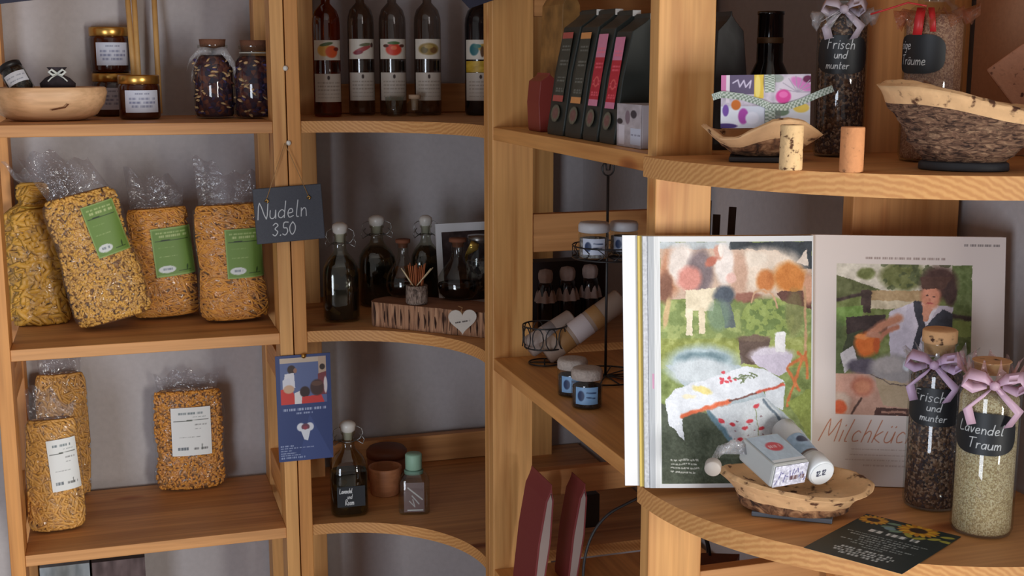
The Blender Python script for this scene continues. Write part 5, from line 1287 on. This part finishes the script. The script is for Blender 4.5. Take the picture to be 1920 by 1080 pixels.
def slab(name, dv, x0, x1, off, th, mat, bulge=0.0, n=16):
    f0 = page(dv, 0, bulge, off); f1 = page(dv, 0, bulge, off - th); m = MB()
    U = np.linspace(x0, x1, n); A0 = f0(U, U * 0); A1 = f0(U, U * 0 + 1); B0 = f1(U, U * 0); B1 = f1(U, U * 0 + 1)
    vs = list(A0) + list(A1) + list(B0) + list(B1); fs = []
    for i in range(n - 1):
        fs += [(i, i + 1, n + i + 1, n + i), (2 * n + i, 3 * n + i, 3 * n + i + 1, 2 * n + i + 1), (i, 2 * n + i, 2 * n + i + 1, i + 1), (n + i, n + i + 1, 3 * n + i + 1, 3 * n + i)]
    fs += [(0, n, 3 * n, 2 * n), (n - 1, 3 * n - 1, 4 * n - 1, 2 * n - 1)]
    m.add(vs, fs, 0, False); return m.build(name, mat, mg)
WP = plain('page_white', (228, 230, 234), .45)
slab('cover', dl, 0, 1.0, 0, .0012, WP, .002)
slab('page_block', dl, 0, .925, .0035, .0030, plain('page_edges', (214, 186, 96), .6), .002)
slab('page_block', dl, 0, .905, .0075, .0038, plain('page_edges_grey', (196, 198, 204), .6, var=.2, bscale=300), .002)
slab('page_block', dr_, 0, .985, -.0002, .0030, WP, .001)
def pleft(U, V):
    X = 125 + (1 - U) * 730; Y = 1040 - V * 1000; p = Paint(X, Y, (226, 228, 230))
    p.rect(125, 40, 150, 1040, (186, 190, 196)); m_ = ((X < 172) & (X > 125)).astype(float); p.C += (m_ * (np.sin(X * 1.1 + np.sin(Y * .02) * 2) * 26 - 8))[:, None]
    p.rect(140, 580, 148, 640, (206, 130, 170), .7)
    I = ((X >= 178) & (X <= 850) & (Y >= 62) & (Y <= 1024)).astype(float)
    keepC = p.C.copy(); XW_, YW_ = warp(X, Y, 12, .035); XW_, YW_ = warp(XW_, YW_, 5, .16); q = Paint(XW_, YW_, (126, 142, 76), 1.7)
    q.put(np.clip((Y - 400) / 60, 0, 1) * (Y < 560), (150, 158, 78)); n1 = fb(X * .035, Y * .035, 2); q.C += ((n1 - .5) * 70)[:, None]
    q.poly([(178, 300), (850, 300), (850, 440), (178, 440)], (132, 152, 92), .45); q.put((n1 > .55) * (Y > 290) * (Y < 470), (186, 192, 120), .4)
    # herd
    q.rect(178, 90, 850, 285, (206, 178, 158)); q.poly([(480, 62), (850, 62), (850, 170), (760, 170), (700, 96), (480, 92)], (46, 54, 62)); q.rect(178, 62, 480, 90, (188, 196, 200))
    q.ell(225, 180, 45, 90, (196, 140, 108)); q.ell(270, 150, 60, 80, (232, 220, 212)); q.ell(350, 180, 55, 90, (128, 112, 116)); q.ell(305, 205, 52, 48, (214, 142, 130)); q.ell(200, 240, 30, 60, (130, 84, 64))
    q.ell(640, 170, 170, 84, (236, 218, 200)); q.ell(640, 215, 42, 44, (198, 118, 54)); q.ell(750, 205, 76, 62, (212, 130, 52), 15); q.ell(590, 130, 60, 30, (240, 226, 210)); q.ell(520, 190, 40, 90, (206, 168, 146))
    q.poly([(690, 262), (850, 252), (850, 330), (720, 300)], (92, 50, 40)); q.ell(560, 280, 60, 20, (150, 96, 80))
    q.ell(455, 150, 42, 84, (238, 228, 222)); q.ell(430, 105, 18, 30, (206, 150, 130)); q.ell(486, 205, 22, 20, (232, 190, 180)); q.ell(440, 95, 10, 26, (244, 236, 228)); q.ell(396, 140, 30, 16, (190, 110, 90), -30)
    q.poly([(780, 140), (826, 92), (834, 160)], (230, 214, 200)); q.ell(835, 250, 26, 60, (214, 160, 128))
    # calf
    q.poly([(286, 250), (420, 240), (408, 330), (290, 330)], (236, 222, 194)); q.rect(288, 320, 314, 432, (238, 226, 200)); q.rect(344, 320, 368, 420, (232, 216, 186)); q.ell(205, 340, 12, 60, (206, 176, 130), 10)
    q.ell(456, 270, 46, 36, (74, 84, 98)); q.poly([(440, 300), (480, 300), (510, 400), (460, 400)], (92, 104, 106)); q.ell(430, 350, 50, 60, (120, 146, 124), a=.7)
    # basket of herbs
    q.ell(650, 370, 110, 86, (106, 128, 62)); q.put((fb(X * .05, Y * .05, 8) > .5) * ((X - 650) ** 2 / 120 ** 2 + (Y - 370) ** 2 / 95 ** 2 < 1), (160, 176, 92), .7)
    q.line([(578, 300), (590, 262), (630, 248), (672, 268), (692, 320)], 6, (206, 164, 130)); q.poly([(518, 440), (664, 440), (650, 545), (530, 545)], (88, 66, 56)); q.ell(590, 442, 74, 14, (112, 90, 74))
    q.line([(818, 240), (822, 500)], 8, (196, 156, 116)); q.ell(770, 340, 40, 90, (120, 118, 68), a=.6)
    # tub
    q.ell(360, 545, 160, 78, (176, 194, 200)); q.ell(360, 520, 110, 26, (116, 142, 152)); q.poly([(200, 545), (520, 545), (870, 905), (560, 930)], (178, 192, 200)); q.ell(350, 570, 130, 52, (206, 214, 220))
    # little table
    q.ell(668, 510, 100, 34, (216, 208, 222)); q.poly([(570, 510), (768, 505), (745, 570), (700, 592), (610, 555)], (208, 198, 216)); q.rect(684, 425, 732, 498, (232, 230, 232)); q.ell(708, 424, 26, 8, (240, 240, 240))
    for a_, b_ in (((745, 552), (826, 510)), ((740, 560), (792, 650)), ((810, 520), (738, 712)), ((826, 500), (830, 600)), ((790, 500), (820, 530))): q.line([a_, b_], 9, (202, 112, 54))
    # tub inside, lower ground
    q.poly([(178, 700), (380, 740), (545, 905), (560, 1024), (178, 1024)], (74, 84, 62)); q.put((Y > 700) * (X < 560) * (X + 0 < 380 + (Y - 740) * 1.0) * 1.0, (66, 74, 62), .5)
    q.poly([(390, 725), (640, 676), (860, 900), (600, 930), (510, 880)], (208, 214, 220)); q.line([(630, 690), (850, 905)], 8, (104, 120, 136)); q.line([(385, 735), (520, 890)], 14, (96, 128, 144)); q.line([(646, 680), (860, 870)], 9, (176, 186, 194))
    q.poly([(196, 690), (240, 640), (480, 572), (560, 552), (660, 575), (728, 618), (520, 680), (266, 742), (278, 850), (246, 812), (210, 790)], (226, 230, 238)); q.poly([(640, 640), (730, 622), (718, 730), (640, 680)], (214, 220, 228))
    q.line([(268, 748), (480, 692)], 12, (222, 104, 62)); q.line([(600, 660), (722, 628)], 8, (206, 84, 62)); q.line([(480, 690), (600, 662)], 5, (110, 60, 52))
    rg = random.Random(2)
    for _ in range(12): q.ell(460 + rg.gauss(0, 20), 612 + rg.gauss(0, 12), 7, 6, (214, 66, 82))
    for _ in range(9): q.line([(575 + rg.gauss(0, 22), 600 + rg.gauss(0, 8)), (575 + rg.gauss(0, 26), 598 + rg.gauss(0, 10))], 3, (104, 118, 78))
    q.ell(360, 645, 42, 14, (232, 216, 140), 14); q.ell(300, 672, 30, 9, (236, 228, 200))
    for x, y in ((490, 785), (545, 800), (620, 802), (524, 846), (585, 862), (600, 710), (440, 770), (570, 770), (645, 850)): q.ell(x, y, 15, 8, (206, 52, 66), rg.uniform(-30, 30)); 
    for _ in range(14): q.ell(rg.uniform(470, 640), rg.uniform(740, 880), 5, 3, (150, 120, 130))
    q.line([(595, 720), (610, 830)], 2.5, (140, 150, 110)); q.ell(704, 845, 52, 26, (164, 40, 42)); q.grain(46, .09, 12, mask=((X - 704) ** 2 / 52 ** 2 + (Y - 845) ** 2 / 26 ** 2 < 1) * 1.0)
    q.poly([(740, 700), (850, 640), (850, 860), (800, 780)], (138, 152, 66)); q.grain(34, .12, 14, mask=((X > 740) & (Y > 620)) * 1.0); q.grain(34, .03, 15); q.grain(30, .22, 18)
    q.grain(30, .10, 16, mask=((Y > 860) | (X < 400) & (Y > 760)) * 1.0)
    for i, e in enumerate((342, 332, 342, 325)): q.words(216, 927 + i * 16.5, e, 6, (214, 214, 206), 21 + i, .9)
    p.C = keepC * (1 - I[:, None]) + q.C * I[:, None]
    return p.C
o = sheet('left_page', 330, 450, page(dl, 0, .002, .0086, 0, .88), pleft, MPRINT, mg); o['label'] = 'left page with a full colour garden photo'
def pright(U, V):
    X = 28 + U * 777; Y = 1062 - V * 1022; p = Paint(X, Y, (226, 212, 204)); bgc = p.C.copy()
    p.words(640, 73, 788, 10, (120, 110, 108), 3); p.words(250, 130, 568, 9, (146, 124, 116), 6)
    I = ((X >= 135) & (X <= 675) & (Y >= 152) & (Y <= 768)).astype(float); keepC = p.C.copy(); XW_, YW_ = warp(X, Y, 9, .04); XW_, YW_ = warp(XW_, YW_, 4, .18); q = Paint(XW_, YW_, (120, 130, 70), 1.6)
    q.put((Y < 262) * 1.0, (214, 204, 186)); q.ell(255, 192, 36, 24, (112, 118, 62)); q.ell(400, 200, 90, 58, (110, 114, 60)); q.put((fb(X * .04, Y * .04, 3) > .52) * (Y < 265) * (X > 310), (78, 86, 48), .8)
    q.poly([(135, 200), (330, 262), (135, 290)], (96, 100, 56)); q.rect(270, 258, 480, 300, (176, 146, 104)); q.rect(270, 300, 450, 332, (206, 190, 160)); q.line([(135, 300), (270, 268)], 10, (66, 46, 40)); q.rect(236, 258, 272, 350, (70, 50, 42)); q.poly([(135, 330), (240, 320), (240, 400), (135, 410)], (120, 150, 70))
    q.rect(595, 152, 675, 520, (104, 118, 64)); q.grain(60, .05, 9); q.line([(590, 355), (675, 365)], 12, (66, 50, 44)); q.rect(600, 375, 675, 440, (140, 156, 84)); q.line([(135, 420), (135, 600)], 60, (82, 96, 52), .8)
    q.poly([(176, 370), (330, 355), (350, 420), (180, 460)], (60, 42, 38)); q.poly([(180, 440), (240, 420), (250, 560), (150, 560)], (66, 70, 44))
    # the woman
    q.poly([(345, 345), (450, 300), (600, 320), (598, 520), (352, 530)], (206, 196, 208)); q.poly([(352, 350), (420, 312), (400, 420), (340, 430)], (216, 206, 216))
    q.poly([(440, 300), (476, 300), (492, 400), (458, 520), (432, 520), (464, 400)], (52, 50, 60)); q.poly([(490, 405), (560, 330), (600, 350), (600, 415), (500, 425)], (58, 60, 72)); q.poly([(476, 310), (545, 315), (500, 400)], (224, 216, 222))
    q.poly([(478, 312), (520, 330), (500, 380), (486, 380)], (206, 140, 112))
    q.ell(545, 225, 72, 66, (74, 44, 36)); q.ell(590, 265, 26, 50, (66, 40, 34)); q.ell(512, 284, 40, 48, (214, 142, 112), 8); q.poly([(470, 200), (600, 200), (560, 250), (480, 252)], (82, 50, 38)); q.ell(500, 278, 6, 3, (70, 40, 36)); q.ell(526, 280, 6, 3, (70, 40, 36)); q.ell(510, 308, 14, 4, (176, 76, 72)); q.ell(508, 294, 5, 7, (196, 122, 96)); q.grain(20, .06, 5)
    q.line([(385, 370), (320, 400), (270, 440)], 26, (206, 140, 108)); q.line([(380, 405), (330, 430), (300, 470)], 14, (196, 126, 98))
    q.ell(256, 480, 48, 48, (230, 118, 44)); q.ell(298, 480, 14, 34, (206, 96, 40)); q.ell(240, 448, 30, 10, (240, 146, 76)); q.ell(284, 440, 30, 14, (206, 144, 116))
    q.poly([(150, 520), (200, 485), (222, 540), (172, 600)], (214, 206, 206)); q.ell(250, 570, 70, 36, (96, 86, 98)); q.put((Y > 600) * 1.0, (206, 160, 138)); 
    q.ell(370, 580, 98, 64, (168, 160, 158)); q.ell(350, 560, 60, 34, (186, 176, 172)); q.poly([(290, 610), (445, 640), (440, 736), (330, 728)], (192, 168, 136)); q.line([(280, 600), (360, 638), (450, 644)], 3, (96, 80, 76)); q.ell(420, 560, 14, 24, (216, 222, 230))
    q.ell(215, 650, 78, 52, (222, 168, 146)); q.ell(244, 650, 46, 42, (206, 128, 100)); q.ell(244, 652, 32, 28, (222, 146, 110)); q.ell(150, 720, 46, 44, (214, 186, 166)); q.ell(152, 738, 30, 28, (222, 98, 52)); q.line([(200, 765), (240, 700)], 6, (90, 60, 50)); q.poly([(300, 738), (440, 736), (440, 768), (290, 768)], (84, 52, 44)); q.rect(320, 748, 420, 758, (176, 130, 110))
    q.grain(26, .04, 7); q.grain(18, .2, 19)
    p.C = keepC * (1 - I[:, None]) + q.C * I[:, None]
    write(p, 'Milchküche', 66, 880, 92, 2.7, (190, 112, 76), slant=.42, gap=.17, up=-1)
    for i, (a_, e) in enumerate(((200, 700), (195, 690), (175, 700), (250, 640))): p.words(a_, 910 + i * 22, e, 5, (184, 160, 150), 40 + i, .7)
    return p.C
o = sheet('right_page', 340, 440, page(dr_, 0, .001, .0008, 0, 1.0), pright, MPRINT, mg); o['label'] = 'right page with a photo and the heading in thin script'

# ------------------------------------------------------------------ lower bark dish with toiletries
ce = onZ(1487, 974, Z2); fc = facing(ce); ke = depth(ce) / FPX; n_ = ce[:2] / np.linalg.norm(ce[:2])
ce2 = ce.copy(); ce2[:2] += n_ * .026
o = MB().box((-74 * ke, -.030, 0), (74 * ke, .026, .0052)).build('slate_stand', plain('grey_slate', (88, 96, 108), .5, bump=.2, bscale=80), None, (ce2[0], ce2[1], Z2 + .0005), (0, math.radians(0), fc - .06), bevel=.001)
tag(o, 'flat grey slate under the lower bark dish', 'coaster')
def rim3(q):
    return (.031 + .004 * math.cos(q + 2.6) + .003 * math.sin(2 * q)) - (.006 if math.sin(q) < 0 else 0) * abs(math.sin(q))
bark_dish('bark_dish', 'shallow cork bark dish holding toiletries in front of the magazine', (ce2[0], ce2[1], Z2 + .0060), fc, 145 * ke, .052, rim3, .018, [BARK2, CKD], base=.70, pw=.55, rough=.0030, band=.16, seed=11)
def oriented(px, py, Y, yaw, pitch):
    p = onY(px, py, Y); return p, Euler((math.radians(pitch), 0, fc + math.radians(yaw)))
# wrapped soap: long axis towards the viewer's right
p, e = oriented(1450, 862, ce2[1] - .002, 38, 14)
t = thing('wrapped_soap', 'clear-wrapped soap block with blue and red label in the lower bark dish', 'soap', p, rot=e)
bw, bl, bh = .045, .060, .027
MB().box((-bw / 2, -bl / 2, -bh / 2), (bw / 2, bl / 2, bh / 2)).build('soap_body', plain('soap_grey', (190, 192, 190), .4, bump=.3, bscale=60), t, bevel=.003)
def f(U, V):
    p = Paint(U * 90, V * 60, (186, 206, 226)); p.grain(30, .15, 3); p.ell(46, 34, 22, 10, (206, 70, 86)); p.words(30, 34, 62, 6, (232, 214, 220), 4); p.rect(0, 0, 90, 6, (226, 232, 240)); return p.C
def top_f(U, V): return np.stack([(U - .5) * bw * .9, (V - .5) * bl * .86, np.full_like(U, bh / 2 + .0008)], 1)
sheet('top_label', 60, 50, top_f, f, GPRINT, t)
def f2(U, V):
    p = Paint(U * 70, V * 40, (206, 206, 222)); p.grain(120, .25, 5); 
    for i in range(12): p.line([(5 + i * 5.5, 5 + 28 * ((i * 37) % 11) / 11), (8 + i * 5.5, 12 + 20 * ((i * 53) % 11) / 11)], 1.2, (84, 80, 140))
    p.words(34, 14, 66, 8, (90, 60, 60), 9); return p.C
sheet('end_label', 60, 40, flat(bw * .92, bh * .92, -bl / 2 - .0008, z0=-bh * .46), f2, GPRINT, t)
m = MB()
for i in range(6): m.ribbon([(-bw / 2 + .002, bl / 2 - .012, .004), (-bw / 2 - .010 - .002 * i, bl / 2 - .004 + .003 * i, .010 - .003 * i), (-bw / 2 - .020 - .001 * i, bl / 2 + .006 * (i - 2) * .6, .012 - .006 * i)], (.001, .002, .004))
m.build('wrapping_end', CELLO2, t)
# tube
p, e = oriented(1541, 888, ce2[1] - .022, 30, 16)
t = thing('toiletry_tube', 'white tube with round marked cap in the lower bark dish', 'tube', p, rot=e); rt = .0150
Mx = Matrix.Rotation(math.radians(-90), 4, 'X')
MB().lathe([(rt * .8, .020), (rt * .86, .022), (rt * .86, .070), (rt * .95, .074), (rt * .95, .088), (rt * .8, .090)], 36, M=Mx).build('tube_body', plain('tube_white', (206, 208, 210), .35), t)
MB().lathe([(rt * .93, 0), (rt, .0015), (rt, .021), (rt * .92, .022)], 40, M=Mx).build('cap', plain('cap_white', (230, 234, 238), .35), t)
def f(U, V):
    p = Paint(U * 60, V * 60, (228, 233, 238)); write(p, '12:12'.replace(':', '.'), 14, 24, 13, 1.7, (50, 56, 80), slant=.2, gap=.15, rot=10); return p.C
sheet('cap_print', 60, 60, flat(rt * 1.8, rt * 1.8, -.0006, z0=-rt * .9), f, GPRINT, t, keep=lambda U, V: ((U - .5) ** 2 + (V - .5) ** 2) < .24)
def f(U, V):
    p = Paint(U * 60, V * 60, (160, 190, 220)); p.grain(50, .1, 4); p.ell(30, 40, 14, 10, (60, 70, 100)); p.rect(0, 0, 60, 6, (110, 90, 86)); return p.C
def tf(U, V):
    a = (U - .5) * 2.2; return np.stack([rt * .88 * np.sin(a), .026 + V * .034, rt * .88 * np.cos(a)], 1)
sheet('tube_label', 40, 30, tf, f, GPRINT, t)
p = onY(1336, 880, ce2[1] + .012)
t = thing('white_pot', 'small white round pot lid peeping out left of the lower bark dish', 'pot', (p[0], p[1], p[2]), rot=(0, 0, fc))
MB().lathe([(.008, 0), (.0088, .001), (.0088, .010), (.008, .011)], 26, M=Matrix.Rotation(math.radians(-80), 4, 'X')).build('pot_lid', plain('pot_white', (176, 166, 158), .5), t)
# flyer
c00 = onZ(1507, 1026, Z2 + .0012); c01 = onZ(1625, 963, Z2 + .0012); c11 = onZ(1802, 1006, Z2 + .0012)
c10 = c00 + (c11 - c01)
t = thing('flyer', 'dark green flyer with sunflowers lying over the rounded shelf edge', 'flyer', (c00 + c11) / 2); ctr_ = (c00 + c11) / 2
def ff(U, V):
    return (c00[None] + (c10 - c00)[None] * U[:, None] + (c01 - c00)[None] * V[:, None]) - ctr_[None]
m = MB(); q = [c00 - ctr_, c10 - ctr_, c11 - ctr_, c01 - ctr_]; m.add([tuple(a + np.array([0, 0, -.0005])) for a in q] + [tuple(a + np.array([0, 0, -.0001])) for a in q], [(3, 2, 1, 0), (4, 5, 6, 7), (0, 1, 5, 4), (1, 2, 6, 5), (2, 3, 7, 6), (3, 0, 4, 7)], 0, False)
m.build('card', plain('flyer_dark', (34, 46, 46), .5), t)
def f(U, V):
    X = U * 100; Y = V * 140; p = Paint(X, Y, (34, 48, 48)); rg = random.Random(5)
    for cx, cy, rr_ in ((14, 126, 15), (62, 126, 20)):
        for a in range(18):
            an_ = math.radians(a * 20 + 5); p.ell(cx + rr_ * .72 * math.cos(an_), cy + rr_ * .62 * math.sin(an_), rr_ * .34, rr_ * .13, (226, 176, 44) if a % 2 else (206, 140, 40), math.degrees(an_))
        p.ell(cx, cy, rr_ * .45, rr_ * .38, (62, 40, 26))
    for x, y in ((36, 128), (34, 116), (46, 108), (84, 112), (92, 126), (72, 104), (60, 106), (96, 112)): p.ell(x, y, 7, 3.4, (120, 152, 128) if x < 50 else (172, 168, 70), rg.uniform(-50, 50))
    p.ell(38, 112, 6, 5, (128, 160, 170)); p.words(24, 94, 76, 8, (226, 230, 230), 3, 1)
    for i, (a_, b_, hh_) in enumerate(((8, 92, 2.2), (14, 84, 3), (26, 74, 3), (28, 70, 3), (12, 88, 2.6), (26, 78, 2.6), (40, 62, 2.6))): p.words(a_, 80 - i * 6.4, b_, hh_, (176, 186, 186), 5 + i, .9)
    for i, (a_, b_) in enumerate(((24, 76), (20, 80), (22, 78), (30, 70))): p.words(a_, 32 - i * 6, b_, 4, (214, 220, 220), 15 + i, .95)
    return p.C
sheet('printed_face', 160, 220, ff, f, PRINT, t)

# ------------------------------------------------------------------ boxes on the lowest left shelf and cloth tips at the top edge
for i, (xa, xb_, yt_, col, lb) in enumerate(((74, 168, 1066, (120, 130, 140), 'grey-blue box under the lowest visible left shelf'), (172, 272, 1056, (66, 54, 56), 'dark picture box under the lowest visible left shelf'))):
    pa, pb_ = onY(xa, yt_, 2.40), onY(xb_, yt_, 2.40)
    t = thing('picture_box', lb, 'box', (pa[0], 2.40, Z4 + .0005), group='boxes on the lowest left shelf')
    wb = pb_[0] - pa[0]; hbx = pa[2] - Z4
    MB().box((0, 0, 0), (wb, .09, hbx)).build('box_body', plain('box_%d' % i, col, .6, var=.15, bscale=40), t, bevel=.001)
    def f(U, V):
        p = Paint(U * 100, V * 120, (150, 158, 164) if i == 0 else (84, 66, 66)); p.grain(80, .08, 4 + i); return p.C
    sheet('print_face', 40, 40, lambda U, V: np.stack([U * wb, np.full_like(U, -.0006), V * hbx], 1), f, PRINT, t)
for i, (q0, q1, q2, lb) in enumerate((((-60, -40), (-30, 11), (150, -10), 'dark blue cloth tip hanging at the upper left corner'), ((838, -30), (880, 16), (960, -12), 'dark blue cloth tip hanging above the tall post'))):
    Y = 2.17 if i == 0 else 1.88
    P = [onY(a, b, Y) for a, b in (q0, q1, q2)]; up_ = np.array([0, 0, .05])
    m = MB(); vs = []
    for dy in (0, -.002):
        for p in [P[0] + up_, P[0], P[1], P[2], P[2] + up_]: vs.append((p[0], p[1] + dy, p[2]))
    m.add(vs, [(0, 1, 2, 3, 4), (9, 8, 7, 6, 5)] + [(a, (a + 1) % 5, 5 + (a + 1) % 5, 5 + a) for a in range(5)], 0, False)
    tag(m.build('cloth_banner', plain('navy_cloth', (44, 44, 60), .85, bump=.3, bscale=300)), lb, 'cloth')
